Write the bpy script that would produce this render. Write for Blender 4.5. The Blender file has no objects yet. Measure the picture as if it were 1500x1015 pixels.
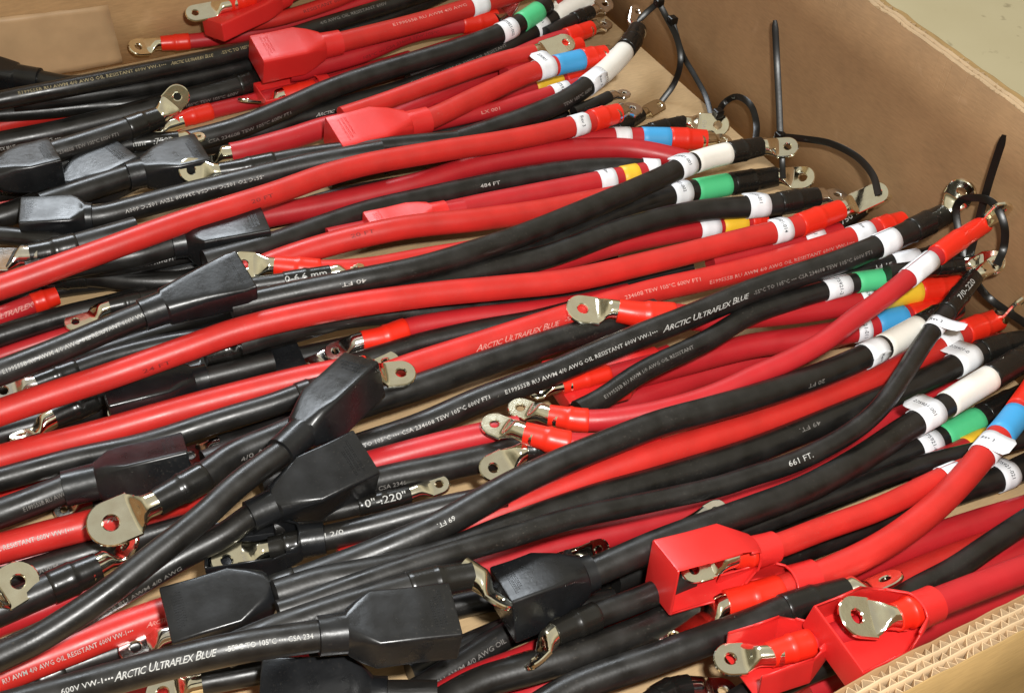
import bpy, bmesh, math, random
import numpy as np
from mathutils import Vector, Matrix
random.seed(7); np.random.seed(7)
S = bpy.context.scene
C = S.collection
# ---------------------------------------------------------------- camera
FPX = 1959.0; CAMH = 0.75
d1 = np.array([4114, 1350, -FPX]); d2 = np.array([-1599, 2029, -FPX])
d1 = d1/np.linalg.norm(d1); d2 = d2 - d1*(d1 @ d2); d2 = d2/np.linalg.norm(d2)
RC = np.array([d1, d2, np.cross(d1, d2)])            # camera -> world
CAM = np.array([0, 0, CAMH])
cam = bpy.data.cameras.new('camera'); co = bpy.data.objects.new('camera', cam); C.objects.link(co)
M4 = Matrix.Identity(4)
for i in range(3):
    for j in range(3): M4[i][j] = RC[i][j]
M4.translation = Vector(CAM)
co.matrix_world = M4
cam.sensor_width = 36; cam.lens = 36*FPX/1500; cam.clip_start = 0.05; cam.clip_end = 50
cam.dof.use_dof = False
S.camera = co
# ---------------------------------------------------------------- light: a warm room, a ceiling fitting and the camera's flash
W = bpy.data.worlds.new('World'); S.world = W; W.use_nodes = True
nt = W.node_tree; bg = nt.nodes['Background']
bg.inputs[1].default_value = 0.32
wt = nt.nodes.new('ShaderNodeTexCoord'); wx = nt.nodes.new('ShaderNodeSeparateXYZ'); wr = nt.nodes.new('ShaderNodeValToRGB')
nt.links.new(wt.outputs['Generated'], wx.inputs[0]); nt.links.new(wx.outputs['Z'], wr.inputs[0]); nt.links.new(wr.outputs[0], bg.inputs[0])
e_ = wr.color_ramp.elements; e_[0].position = 0; e_[0].color = (.42, .34, .2, 1); e_[1].position = 1; e_[1].color = (1.2, 1.1, .9, 1)
e2 = e_.new(.3); e2.color = (.42, .36, .23, 1); e3 = e_.new(.60); e3.color = (1.7, 1.5, 1.08, 1)
def area(name, loc, target, sx, sy, power, col):
    l = bpy.data.lights.new(name, 'AREA'); l.shape = 'RECTANGLE'; l.size = sx; l.size_y = sy
    l.energy = power; l.color = col
    o = bpy.data.objects.new(name, l); C.objects.link(o); o.location = loc
    o.rotation_euler = (Vector(target)-Vector(loc)).to_track_quat('-Z', 'Y').to_euler(); return o
area('ceiling_light', (0.40, 2.65, 2.05), (0.3, .6, 0), 1.5, .6, 58, (.86, .93, 1))
area('flash_light', (0.09, -0.02, 0.87), (0.46, .68, 0), 0.06, .04, 14, (1, .985, .95))
S.view_settings.view_transform = 'Standard'; S.view_settings.look = 'None'
S.view_settings.exposure = 0.05; S.view_settings.gamma = 1

# ---------------------------------------------------------------- materials
MATS = {}
def mat(name, col, rough=.5, metal=0, spec=.5, noise=0, nscale=40, bump=0, bscale=300, rvar=0, coat=0, aniso=None, sss=0, dust=0):
    if name in MATS: return MATS[name]
    m = bpy.data.materials.new(name); m.use_nodes = True; n = m.node_tree.nodes; L = m.node_tree.links
    b = n['Principled BSDF']; b.inputs['Base Color'].default_value = (*col, 1)
    b.inputs['Roughness'].default_value = rough; b.inputs['Metallic'].default_value = metal
    b.inputs['Specular IOR Level'].default_value = spec
    b.inputs['Coat Weight'].default_value = coat; b.inputs['Coat Roughness'].default_value = .12
    tc = n.new('ShaderNodeTexCoord')
    mp = n.new('ShaderNodeMapping'); L.new(tc.outputs['Object'], mp.inputs[0])
    if aniso: mp.inputs['Scale'].default_value = aniso
    if noise:
        t = n.new('ShaderNodeTexNoise'); t.inputs['Scale'].default_value = nscale; t.inputs['Detail'].default_value = 6
        L.new(mp.outputs[0], t.inputs['Vector'])
        mx = n.new('ShaderNodeMix'); mx.data_type = 'RGBA'
        mx.inputs['A'].default_value = (*[c*(1-noise) for c in col], 1); mx.inputs['B'].default_value = (*[min(1, c*(1+noise)) for c in col], 1)
        cr = n.new('ShaderNodeMapRange'); cr.inputs[1].default_value = .3; cr.inputs[2].default_value = .7
        L.new(t.outputs[0], cr.inputs[0]); L.new(cr.outputs[0], mx.inputs['Factor']); L.new(mx.outputs['Result'], b.inputs['Base Color'])
    if rvar:
        t3 = n.new('ShaderNodeTexNoise'); t3.inputs['Scale'].default_value = 60; t3.inputs['Detail'].default_value = 4
        L.new(tc.outputs['Object'], t3.inputs['Vector'])
        r = n.new('ShaderNodeMapRange'); r.inputs[1].default_value = .3; r.inputs[2].default_value = .7
        r.inputs[3].default_value = rough-rvar; r.inputs[4].default_value = rough+rvar
        L.new(t3.outputs[0], r.inputs[0]); L.new(r.outputs[0], b.inputs['Roughness'])
    if dust:
        src = b.inputs['Base Color'].links[0].from_socket if b.inputs['Base Color'].links else None
        dn = n.new('ShaderNodeTexNoise'); dn.inputs['Scale'].default_value = 620; dn.inputs['Detail'].default_value = 2
        dl = n.new('ShaderNodeTexNoise'); dl.inputs['Scale'].default_value = 18; dl.inputs['Detail'].default_value = 4
        L.new(tc.outputs['Object'], dn.inputs['Vector']); L.new(tc.outputs['Object'], dl.inputs['Vector'])
        d1_ = n.new('ShaderNodeMapRange'); d1_.inputs[1].default_value = .62; d1_.inputs[2].default_value = .74; d1_.inputs[4].default_value = dust; L.new(dn.outputs[0], d1_.inputs[0])
        d2_ = n.new('ShaderNodeMapRange'); d2_.inputs[1].default_value = .45; d2_.inputs[2].default_value = .7; L.new(dl.outputs[0], d2_.inputs[0])
        d3_ = n.new('ShaderNodeMath'); d3_.operation = 'MULTIPLY'; L.new(d1_.outputs[0], d3_.inputs[0]); L.new(d2_.outputs[0], d3_.inputs[1])
        dm = n.new('ShaderNodeMix'); dm.data_type = 'RGBA'; dm.inputs['A'].default_value = (*col, 1); dm.inputs['B'].default_value = (.30, .26, .21, 1)
        if src: L.new(src, dm.inputs['A'])
        L.new(d3_.outputs[0], dm.inputs['Factor']); L.new(dm.outputs['Result'], b.inputs['Base Color'])
    if bump:
        t2 = n.new('ShaderNodeTexNoise'); t2.inputs['Scale'].default_value = bscale; t2.inputs['Detail'].default_value = 3
        L.new(mp.outputs[0], t2.inputs['Vector'])
        bp = n.new('ShaderNodeBump'); bp.inputs['Strength'].default_value = bump; bp.inputs['Distance'].default_value = .001
        L.new(t2.outputs[0], bp.inputs['Height']); L.new(bp.outputs[0], b.inputs['Normal'])
    if sss:
        b.inputs['Subsurface Weight'].default_value = sss; b.inputs['Subsurface Radius'].default_value = (.004, .001, .0008)
    MATS[name] = m; return m
JK = mat('black_rubber_jacket', (.0105, .0098, .009), .37, noise=.4, nscale=60, bump=.06, bscale=500, rvar=.09, spec=.5, dust=.13)
JR = mat('red_rubber_jacket', (.52, .023, .018), .40, noise=.1, nscale=50, bump=.05, bscale=500, rvar=.06, spec=.45, dust=.16)
JC = mat('crimson_rubber_jacket', (.44, .016, .021), .4, noise=.07, nscale=50, bump=.05, bscale=500, rvar=.06, spec=.45)
SK = mat('black_shrink_sleeve', (.009, .0085, .0075), .27, bump=.12, bscale=160, rvar=.06, spec=.5)
SR = mat('red_shrink_sleeve', (.72, .022, .008), .36, bump=.1, bscale=160, rvar=.05, spec=.5)
BK = mat('black_moulded_rubber', (.0085, .009, .01), .3, noise=.2, nscale=90, bump=.12, bscale=220, rvar=.08, spec=.5, dust=.10)
BR = mat('red_moulded_rubber', (.62, .022, .02), .38, noise=.05, bump=.06, bscale=260, rvar=.06, spec=.5, sss=.1)
TIN = mat('tinned_copper', (1, .95, .78), .11, metal=1, noise=.08, nscale=130, bump=.16, bscale=110, rvar=.05)
TIN2 = mat('dull_tinned_copper', (.92, .90, .86), .16, metal=1, noise=.14, nscale=150, bump=.22, bscale=120, rvar=.07)
WL = mat('white_paper_label', (.80, .82, .86), .55, noise=.03)
WB = mat('white_marker_sleeve', (.82, .80, .74), .45, noise=.03)
GB = mat('green_marker_sleeve', (.08, .56, .24), .45, noise=.04)
BB = mat('blue_marker_sleeve', (.05, .33, .66), .45, noise=.04)
YB = mat('yellow_marker_sleeve', (.85, .52, .03), .45, noise=.04)
INK = mat('black_ink', (.02, .02, .03), .6)
PW = mat('white_print', (.40, .40, .385), .6, noise=.35, nscale=500)
PP = mat('pale_pink_print', (.62, .25, .22), .6, noise=.4, nscale=700)
PG = mat('faded_gold_print', (.30, .25, .14), .6, noise=.5, nscale=700)
PD = mat('faded_grey_print', (.16, .15, .14), .6, noise=.3, nscale=400)
PM = mat('faded_maroon_print', (.2, .012, .012), .6, noise=.3, nscale=400)
TIE = mat('black_nylon', (.006, .005, .004), .3, spec=.3, bump=.05)
COP = mat('bare_copper_strand', (.6, .25, .12), .35, metal=1)
def card(name, col, stripes=0):
    m = bpy.data.materials.new(name); m.use_nodes = True; n = m.node_tree.nodes; L = m.node_tree.links
    b = n['Principled BSDF']; b.inputs['Roughness'].default_value = .75; b.inputs['Specular IOR Level'].default_value = .25
    tc = n.new('ShaderNodeTexCoord')
    a = n.new('ShaderNodeTexNoise'); a.inputs['Scale'].default_value = 14; a.inputs['Detail'].default_value = 8; a.inputs['Roughness'].default_value = .6
    L.new(tc.outputs['Object'], a.inputs['Vector'])
    mp = n.new('ShaderNodeMapping'); mp.inputs['Scale'].default_value = (60, 60, 400) if stripes == 0 else (60, 400, 60)
    L.new(tc.outputs['Object'], mp.inputs[0])
    f = n.new('ShaderNodeTexNoise'); f.inputs['Scale'].default_value = 1.6; f.inputs['Detail'].default_value = 4
    L.new(mp.outputs[0], f.inputs['Vector'])
    md = n.new('ShaderNodeMath'); md.operation = 'ADD'; L.new(a.outputs[0], md.inputs[0])
    m2 = n.new('ShaderNodeMath'); m2.operation = 'MULTIPLY'; m2.inputs[1].default_value = .7; L.new(f.outputs[0], m2.inputs[0]); L.new(m2.outputs[0], md.inputs[1])
    mr = n.new('ShaderNodeMapRange'); mr.inputs[1].default_value = .55; mr.inputs[2].default_value = 1.15; L.new(md.outputs[0], mr.inputs[0])
    mx = n.new('ShaderNodeMix'); mx.data_type = 'RGBA'
    mx.inputs['A'].default_value = (*[c*.82 for c in col], 1); mx.inputs['B'].default_value = (*[c*1.18 for c in col], 1)
    L.new(mr.outputs[0], mx.inputs['Factor']); L.new(mx.outputs['Result'], b.inputs['Base Color'])
    sx = n.new('ShaderNodeTexNoise'); sx.inputs['Scale'].default_value = 11; sx.inputs['Detail'].default_value = 5; sx.inputs['Distortion'].default_value = 1.2
    L.new(tc.outputs['Object'], sx.inputs['Vector'])
    sr = n.new('ShaderNodeMapRange'); sr.inputs[1].default_value = .64; sr.inputs[2].default_value = .76; sr.inputs[4].default_value = .55; L.new(sx.outputs[0], sr.inputs[0])
    sm = n.new('ShaderNodeMix'); sm.data_type = 'RGBA'; sm.inputs['B'].default_value = (*[min(1, c*1.35+.05) for c in col], 1)
    L.new(mx.outputs['Result'], sm.inputs['A']); L.new(sr.outputs[0], sm.inputs['Factor']); L.new(sm.outputs['Result'], b.inputs['Base Color'])
    bp = n.new('ShaderNodeBump'); bp.inputs['Strength'].default_value = .25; bp.inputs['Distance'].default_value = .001
    L.new(md.outputs[0], bp.inputs['Height']); L.new(bp.outputs[0], b.inputs['Normal'])
    return m
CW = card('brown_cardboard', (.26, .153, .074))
CW_LIT = card('brown_cardboard_lit', (.44, .27, .13))  # far wall: brown board with its brighter lighting put into the colour
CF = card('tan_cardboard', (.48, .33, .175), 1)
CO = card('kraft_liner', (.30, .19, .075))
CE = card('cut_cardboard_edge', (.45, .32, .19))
TAPE = mat('clear_packing_tape', (.46, .30, .165), .3, noise=.1, nscale=30, bump=.1, bscale=40)

# ---------------------------------------------------------------- helpers
def finish(me, smooth=True, ang=35):
    if smooth:
        for p in me.polygons: p.use_smooth = True
        me.set_sharp_from_angle(angle=math.radians(ang))
def obj(name, verts, faces, m, parent=None, smooth=True, ang=35):
    me = bpy.data.meshes.new(name); me.from_pydata([tuple(v) for v in verts], [], [tuple(f) for f in faces]); me.update()
    bm = bmesh.new(); bm.from_mesh(me); bmesh.ops.recalc_face_normals(bm, faces=bm.faces); bm.to_mesh(me); bm.free()
    finish(me, smooth, ang); me.materials.append(m)
    o = bpy.data.objects.new(name, me); C.objects.link(o)
    if parent: link(o, parent)
    return o
def link(o, parent):
    o.parent = parent
    o.matrix_parent_inverse = parent.matrix_basis.inverted()
def empty(name, loc, label, cat, group=None, kind=None):
    e = bpy.data.objects.new(name, None); C.objects.link(e); e.location = loc; e.empty_display_size = .01
    e['label'] = label; e['category'] = cat
    if group: e['group'] = group
    return e
def unp(u, v, z=None, x=None, y=None):
    d = RC @ np.array([u-750, 507.5-v, -FPX])
    t = (z-CAMH)/d[2] if z is not None else (x/d[0] if x is not None else y/d[1])
    return d*t + CAM
def proj(P):
    q = (np.asarray(P)-CAM) @ RC
    return 750+q[..., 0]/-q[..., 2]*FPX, 507.5-q[..., 1]/-q[..., 2]*FPX
def catmull(P, step):
    P = np.asarray(P, float); P = np.vstack([2*P[0]-P[1], P, 2*P[-1]-P[-2]]); out = []
    for i in range(1, len(P)-2):
        p0, p1, p2, p3 = P[i-1:i+3]
        t0 = 0; t1 = np.linalg.norm(p1-p0)**.5; t2 = t1+np.linalg.norm(p2-p1)**.5; t3 = t2+np.linalg.norm(p3-p2)**.5
        n = max(2, int(np.linalg.norm(p2-p1)/step)+1)
        for t in np.linspace(t1, t2, n, endpoint=False):
            a1 = (t1-t)/(t1-t0)*p0+(t-t0)/(t1-t0)*p1; a2 = (t2-t)/(t2-t1)*p1+(t-t1)/(t2-t1)*p2; a3 = (t3-t)/(t3-t2)*p2+(t-t2)/(t3-t2)*p3
            b1 = (t2-t)/(t2-t0)*a1+(t-t0)/(t2-t0)*a2; b2 = (t3-t)/(t3-t1)*a2+(t-t1)/(t3-t1)*a3
            out.append((t2-t)/(t2-t1)*b1+(t-t1)/(t2-t1)*b2)
    out.append(P[-2]); return np.array(out)
def resample(P, ds):
    s = np.r_[0, np.cumsum(np.linalg.norm(np.diff(P, axis=0), axis=1))]
    n = max(3, int(s[-1]/ds)+1); t = np.linspace(0, s[-1], n)
    return np.stack([np.interp(t, s, P[:, k]) for k in range(P.shape[1])], 1)
def gauss(a, sig):
    k = int(sig*3)+1; w = np.exp(-.5*(np.arange(-k, k+1)/sig)**2); w /= w.sum()
    return np.convolve(np.pad(a, k, mode='edge'), w, 'valid')
# spheres already lying in the box: each new cable is lifted along its line of sight until it rests on them
PREV = np.zeros((0, 4))
def need(u, v, r):
    """height at which a ball of radius r seen at pixel (u, v) rests on what is already there"""
    d = np.stack([u-750, 507.5-v, np.full_like(u, -FPX)], 1) @ RC.T
    d /= np.linalg.norm(d, axis=1)[:, None]
    t = (r-CAMH)/d[:, 2]
    if len(PREV):
        oc = CAM - PREV[:, :3]
        b = d @ oc.T
        R = PREV[None, :, 3] + r[:, None]*.84
        disc = b*b - ((oc**2).sum(1)[None]-R**2)
        th = np.where(disc > 0, -b-np.sqrt(np.maximum(disc, 0)), 1e9)
        t = np.minimum(t, th.min(1))
    return CAMH + d[:, 2]*t
def wallz(u, v, r):
    """least height that keeps a ball seen at (u, v) inside the right and far walls"""
    d = np.stack([u-750, 507.5-v, np.full_like(u, -FPX)], 1) @ RC.T
    zx = CAMH+d[:, 2]*(.812-r)/np.maximum(d[:, 0], 1e-3); zy = CAMH+d[:, 2]*(1.184-r)/np.maximum(d[:, 1], 1e-3)
    return np.minimum(np.maximum(zx, zy), .18)
def solve(px, r):
    u, v = px[:, 0], px[:, 1]
    z0 = np.maximum(need(u, v, r), wallz(u, v, r))
    step = np.r_[0, np.cumsum(np.hypot(*np.diff(px, axis=0).T))]/FPX
    k = .13
    env = (z0[None]-k*np.abs(step[:, None]-step[None])).max(1)
    z = env
    for _ in range(4): z = np.maximum(gauss(z, 9), z0-.003)
    z = gauss(z, 5)
    return z
def lift(px, z):
    return np.array([unp(u, v, z=zz) for (u, v), zz in zip(px, z)])
def frames(P):
    T = np.gradient(P, axis=0); T /= np.linalg.norm(T, axis=1)[:, None]
    up = np.array([0, 0, 1.0])
    N = up[None]-T*(T @ up)[:, None]; N /= np.linalg.norm(N, axis=1)[:, None]
    B = np.cross(T, N)
    sgn = np.where(B[:, 1] > 0, -1, 1)          # side vector that looks towards the camera
    return T, N, B*sgn[:, None]
class Path:
    def __init__(s, P):
        s.P = resample(P, .004); s.s = np.r_[0, np.cumsum(np.linalg.norm(np.diff(s.P, axis=0), axis=1))]
        s.T, s.N, s.B = frames(s.P); s.len = s.s[-1]; s.u, s.v = proj(s.P)
    def at(s, q):
        f = lambda A: np.stack([np.interp(q, s.s, A[:, k]) for k in range(3)], -1)
        P = f(s.P); T = f(s.T); N = f(s.N); B = f(s.B)
        over = np.asarray(q)-np.clip(q, 0, s.len)
        P = P+T*over[..., None]
        return P, T/np.linalg.norm(T, axis=-1, keepdims=True), N, B
    def find(s, a):
        if isinstance(a, tuple): return s.s[np.argmin((s.u-a[0])**2+(s.v-a[1])**2)]
        return s.s[np.argmin(abs(s.u-a))]
def tube(name, path, s0, s1, prof, m, parent, sides=20, cap=True, ds=.005, ang=50):
    """prof: list of (s, radius) or a number"""
    if s1 < s0: s0, s1 = s1, s0
    n = max(2, int((s1-s0)/ds)+1); q = np.linspace(s0, s1, n)
    if not isinstance(prof, (int, float)):
        q = np.unique(np.clip(np.r_[q, [p[0] for p in prof]], s0, s1)); rr = np.interp(q, [p[0] for p in prof], [p[1] for p in prof])
    else: rr = np.full(len(q), prof)
    P, T, N, B = path.at(q); th = np.arange(sides)/sides*2*math.pi
    V = (P[:, None]+rr[:, None, None]*(np.cos(th)[None, :, None]*N[:, None]+np.sin(th)[None, :, None]*B[:, None])).reshape(-1, 3)
    n = len(q); F = [(i*sides+j, i*sides+(j+1) % sides, (i+1)*sides+(j+1) % sides, (i+1)*sides+j) for i in range(n-1) for j in range(sides)]
    if cap: F += [tuple(range(sides))[::-1], tuple((n-1)*sides+j for j in range(sides))]
    return obj(name, V, F, m, parent, ang=ang)
# ---- lettering
GLY = {}
def glyphs(txt, script=False):
    k = (txt, script)
    if k in GLY: return GLY[k]
    cu = bpy.data.curves.new('lettering', 'FONT'); cu.body = txt; cu.size = 1; cu.resolution_u = 1 if len(txt) > 30 else 2
    if script:
        cu.shear = .45; cu.offset = .006
        for i, ch in enumerate(txt):
            if not (i == 0 or txt[i-1] == ' '): cu.body_format[i].use_small_caps = True
        cu.small_caps_scale = .82; cu.space_character = .92
    else: cu.offset = .006
    o = bpy.data.objects.new('lettering', cu); C.objects.link(o); dg = bpy.context.evaluated_depsgraph_get(); dg.update()
    me = bpy.data.meshes.new_from_object(o.evaluated_get(dg)); bpy.data.objects.remove(o)
    bm = bmesh.new(); bm.from_mesh(me)
    for y in (.15, .3, .45, .6):
        bmesh.ops.bisect_plane(bm, geom=bm.verts[:]+bm.edges[:]+bm.faces[:], plane_co=(0, y, 0), plane_no=(0, 1, 0))
    bmesh.ops.triangulate(bm, faces=bm.faces)
    bm.verts.index_update()
    V = np.array([v.co[:] for v in bm.verts]); F = [[v.index for v in f.verts] for f in bm.faces]; bm.free()
    V[:, 0] -= V[:, 0].min(); GLY[k] = (V, F); return GLY[k]
def printed(path, r, txt, s0, s1, parent, m=PW, f=0., flip=False, h=.0042, script=False, name='printed_text'):
    V, F = glyphs(txt, script); w = V[:, 0].max()
    x = V[:, 0]/w; y = (V[:, 1]-.35)*h/.7
    if flip: x = 1-x; y = -y
    P, T, N, B = path.at(s0+x*(s1-s0))
    vd = CAM-P; a = np.arctan2((vd*B).sum(1), (vd*N).sum(1)); phi = a.mean()+math.asin(max(-1, min(1, f)))-y/r
    rr = r+.00022
    X = P+rr*(np.cos(phi)[:, None]*N+np.sin(phi)[:, None]*B)
    return obj(name, X, F, m, parent, smooth=False)
def band(path, r, s0, s1, m, parent, name='marker_sleeve'):
    if s1 < s0: s0, s1 = s1, s0
    t = .0006
    o = tube(name, path, s0, s1, [(s0, r+t*.3), (s0+.0004, r+t), (s1-.0004, r+t), (s1, r+t*.3)], m, parent, sides=28)
    return o
def wrap(path, r, s0, s1, parent, txt=None, flag=0, fa=-25, seed=0, m=WL, toff=0.0, rev=False):
    """paper label round the cable with a free tab: flag = tab length in metres, fa = angle where it leaves"""
    if s1 < s0: s0, s1 = s1, s0
    rr = r+.0005; sc = (s0+s1)/2; hw = (s1-s0)/2; a0 = math.radians(fa)
    def pt(q, y):
        # q = distance along the strip from where the tab leaves; y = along the cable
        y = -np.asarray(y) if rev else np.asarray(y)
        P, T, N, B = path.at(np.asarray(sc+y))
        if rev: B = -B
        phi = a0+np.maximum(q, 0)/rr
        X = P+rr*(np.cos(phi)[..., None]*N+np.sin(phi)[..., None]*B)
        tg = math.sin(a0)*N-math.cos(a0)*B; no = math.cos(a0)*N+math.sin(a0)*B
        l = np.minimum(q, 0)
        return X + tg*(-l)[..., None] + no*(l*l*18+np.minimum(-l, .0012)*.35)[..., None]
    qs = np.r_[np.linspace(-flag, 0, 6)[:-1] if flag else [], np.linspace(0, 2*math.pi*rr*(.98), 34)]
    wf = np.ones(len(qs))
    if flag: wf = np.where(qs < -flag+.0025, .62+.38*(qs+flag)/.0025, 1.)
    ys = np.array([-1, -.33, .33, 1.])*hw
    Q, Y = np.meshgrid(qs, ys, indexing='ij'); Y = Y*wf[:, None]
    V = pt(Q.ravel(), Y.ravel()); n = len(qs)
    F = [(i*4+j, i*4+j+1, (i+1)*4+j+1, (i+1)*4+j) for i in range(n-1) for j in range(3)]
    o = obj('paper_label', V, F, m, parent)
    sd = o.modifiers.new('thickness', 'SOLIDIFY'); sd.thickness = .00025; sd.offset = 0
    if txt:
        GV, GF = glyphs(txt); h = min(.0034, hw*1.0); sx = h/.7*.95
        q = GV[:, 0]*sx-flag*.75+toff; y = (GV[:, 1]-.35)*h/.7
        if rev: q = rr*.9-GV[:, 0]*sx; y = -y
        X = pt(q, y)
        # nudge off the paper
        P, T, N, B = path.at(sc+(-y if rev else y)); phi = a0+np.maximum(q, 0)/rr
        if rev: B = -B
        no = np.cos(phi)[:, None]*N+np.sin(phi)[:, None]*B
        obj('label_text', X+no*.0003, GF, INK, parent, smooth=False)
    return o
# ---- terminal lug
def lug_mesh(w, L, hole, rb, bend=0.0, t=.0032, nx=.0):
    """x from barrel mouth (0) to tongue end (L); the tongue lies below the barrel axis"""
    bm = bmesh.new()
    Lb = .006; Lt = Lb+.011; zt = -rb*.55
    secs = []
    for q in np.linspace(0, 1, 8):
        x = -.008 if q == 0 else (Lb if q < .15 else Lb+(Lt-Lb)*(q-.14)/.86)
        k = 0 if q < .15 else (q-.14)/.86
        k2 = k*k*(3-2*k)
        secs.append((x, rb*(1-k2)+(w/2-.0004)*k2, rb*(1-k2)+(t/2-.0001)*k2, zt*k2, 1-.75*k2))
    n = 20; rings = []
    for x, a, b, z, e in secs:
        ring = []
        for j in range(n):
            th = 2*math.pi*j/n; c, s_ = math.cos(th), math.sin(th)
            p = 1 if e > .9 else (.35+.65*e)
            ring.append(bm.verts.new((x, a*math.copysign(abs(c)**p, c), z+b*math.copysign(abs(s_)**p, s_))))
        rings.append(ring)
    for i in range(len(rings)-1):
        for j in range(n): bm.faces.new((rings[i][j], rings[i][(j+1) % n], rings[i+1][(j+1) % n], rings[i+1][j]))
    bm.faces.new(rings[-1]); bm.faces.new(rings[0][::-1])
    # tongue with a hole
    b2 = bmesh.new(); x0 = Lt-.003; cx = L-w/2
    out = [(x0, -w/2), (x0, w/2)]
    kx = cx
    for i in range(13):
        th = math.pi/2-math.pi*i/12; out.append((kx+w/2*math.cos(th), w/2*math.sin(th)))
    vo = [b2.verts.new((x, y, 0)) for x, y in out]; eo = [b2.edges.new((vo[i], vo[(i+1) % len(vo)])) for i in range(len(vo))]
    vh = [b2.verts.new((kx+hole*math.cos(2*math.pi*i/18), hole*math.sin(2*math.pi*i/18), 0)) for i in range(18)]
    eh = [b2.edges.new((vh[i], vh[(i+1) % 18])) for i in range(18)]
    bmesh.ops.triangle_fill(b2, use_beauty=True, edges=eo+eh)
    r = bmesh.ops.extrude_face_region(b2, geom=b2.faces[:])
    for v in [g for g in r['geom'] if isinstance(g, bmesh.types.BMVert)]: v.co.z += t
    bmesh.ops.recalc_face_normals(b2, faces=b2.faces)
    es = [e for e in b2.edges if len(e.link_faces) == 2 and e.calc_face_angle(0) > .8]
    bmesh.ops.bevel(b2, geom=es, offset=.0007, segments=1, affect='EDGES', profile=.5)
    for v in b2.verts: v.co.z += zt-t/2
    me2 = bpy.data.meshes.new('tmp'); b2.to_mesh(me2); b2.free(); bm.from_mesh(me2); bpy.data.meshes.remove(me2)
    if bend:
        ca, sa = math.cos(bend), math.sin(bend); xb = Lb+.004
        for v in bm.verts:
            if v.co.x > xb:
                k = min(1, (v.co.x-xb)/.006); a = bend*k
                dx = v.co.x-xb; dz = v.co.z-zt*.5
                v.co.x = xb+dx*math.cos(a)-dz*math.sin(a); v.co.z = zt*.5+dx*math.sin(a)+dz*math.cos(a)
    bmesh.ops.recalc_face_normals(bm, faces=bm.faces)
    me = bpy.data.meshes.new('terminal_lug'); bm.to_mesh(me); bm.free(); finish(me, True, 30); return me
def place(o, base, X, up, roll, parent):
    X = X/np.linalg.norm(X); Z = up-X*(X @ up); Z /= np.linalg.norm(Z); Y = np.cross(Z, X)
    if Y @ (CAM-base) > 0: roll = -roll
    c, s_ = math.cos(math.radians(roll)), math.sin(math.radians(roll))
    Y2 = Y*c+Z*s_; Z2 = Z*c-Y*s_
    M = Matrix([[X[i], Y2[i], Z2[i], base[i]] for i in range(3)]+[[0, 0, 0, 1]])
    o.parent = parent; o.matrix_parent_inverse = parent.matrix_basis.inverted(); o.matrix_basis = M
# ---- moulded rubber boot
def boot_mesh(r, L, Wd, Ht, openb, sleeve=.26, flare=.58):
    n = 48
    def ring(x, a, b, c, zc=0):
        pts = []
        for j in range(n):
            th = 2*math.pi*(j+.5)/n
            # rounded rectangle, a x b half sizes, corner c
            cx, cy = math.cos(th), math.sin(th)
            q = j*4//n
            loc = (j*4 % n)/n
            sx, sy = ((1, 1), (-1, 1), (-1, -1), (1, -1))[q]
            # walk a quarter: side half, corner arc, side half
            tl = loc+.5*4/n
            if q in (0, 2): A, Bq = (b-c), (a-c)
            else: A, Bq = (a-c), (b-c)
            ii = j % (n//4)
            if ii < 2: p = (0, A*(ii+.5)/2)
            elif ii < 10: an = math.pi/2*(ii-1.5)/8; p = (-(c-c*math.cos(an)), A+c*math.sin(an))
            else: p = (-c-Bq*(ii-9.5)/2, A+c)
            if q == 0: X, Y = a+p[0], p[1]
            elif q == 1: X, Y = -p[1], b+p[0]
            elif q == 2: X, Y = -a-p[0], -p[1]
            else: X, Y = p[1], -b-p[0]
            pts.append((x, X, Y+zc))
        return pts
    rs = r+.0022; a, b = Wd/2, Ht/2; xs, xf = L*sleeve, L*flare
    secs = [(0, r+.0004, r+.0004, r+.0002), (.0004, rs, rs, rs*.98), (xs*.3, rs, rs, rs*.98), (xs, rs+.0003, rs+.0003, rs*.96),
            (xs+.0015, rs+.0012, max(rs, b*.7), rs*.7), ((xs+xf)/2, (rs+a)/2, (rs+b)/2+.001, .005), (xf, a, b, .0022),
            ((xf+L)/2, a-.0003, b-.0002, .0022), (L-.0012, a, b, .0022), (L-.0003, a-.0004, b-.0004, .002), (L, a-.0013, b-.0013, .0016)]
    V = []; F = []
    for x, aa, bb, c in secs: V += ring(x, aa, bb, min(c, aa*.995, bb*.995))
    m = len(secs)
    for i in range(m-1):
        for j in range(n):
            f = (i*n+j, i*n+(j+1) % n, (i+1)*n+(j+1) % n, (i+1)*n+j)
            if openb and 4 <= i < 8:
                jj = (j+.5)/n*4
                zc = sum(V[k][2] for k in f)/4; yc = sum(V[k][1] for k in f)/4; bbv = secs[i+1][2]
                if zc > bbv*.82 and abs(yc) < secs[min(i+1, m-1)][1]-.001: continue
            F.append(f)
    if openb != 2: F.append(tuple((m-1)*n+j for j in range(n)))
    else: F = [f for f in F if max(f) < (m-2)*n]
    if not openb: F.append(tuple(range(n))[::-1])
    return V, F
RED, CRI, BLK = 'R', 'C', 'K'
JM = {'R': JR, 'C': JC, 'K': JK}
ITEMS = 0
GROUP = 'battery cables lying in the cardboard box'
def register(P, r):
    global PREV
    rr = np.full(len(P), r) if np.isscalar(r) else r
    PREV = np.vstack([PREV, np.c_[P, rr]])
def need1(u, v, r): return float(need(np.array([float(u)]), np.array([float(v)]), np.array([r]))[0])
ZLOG = []
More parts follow.
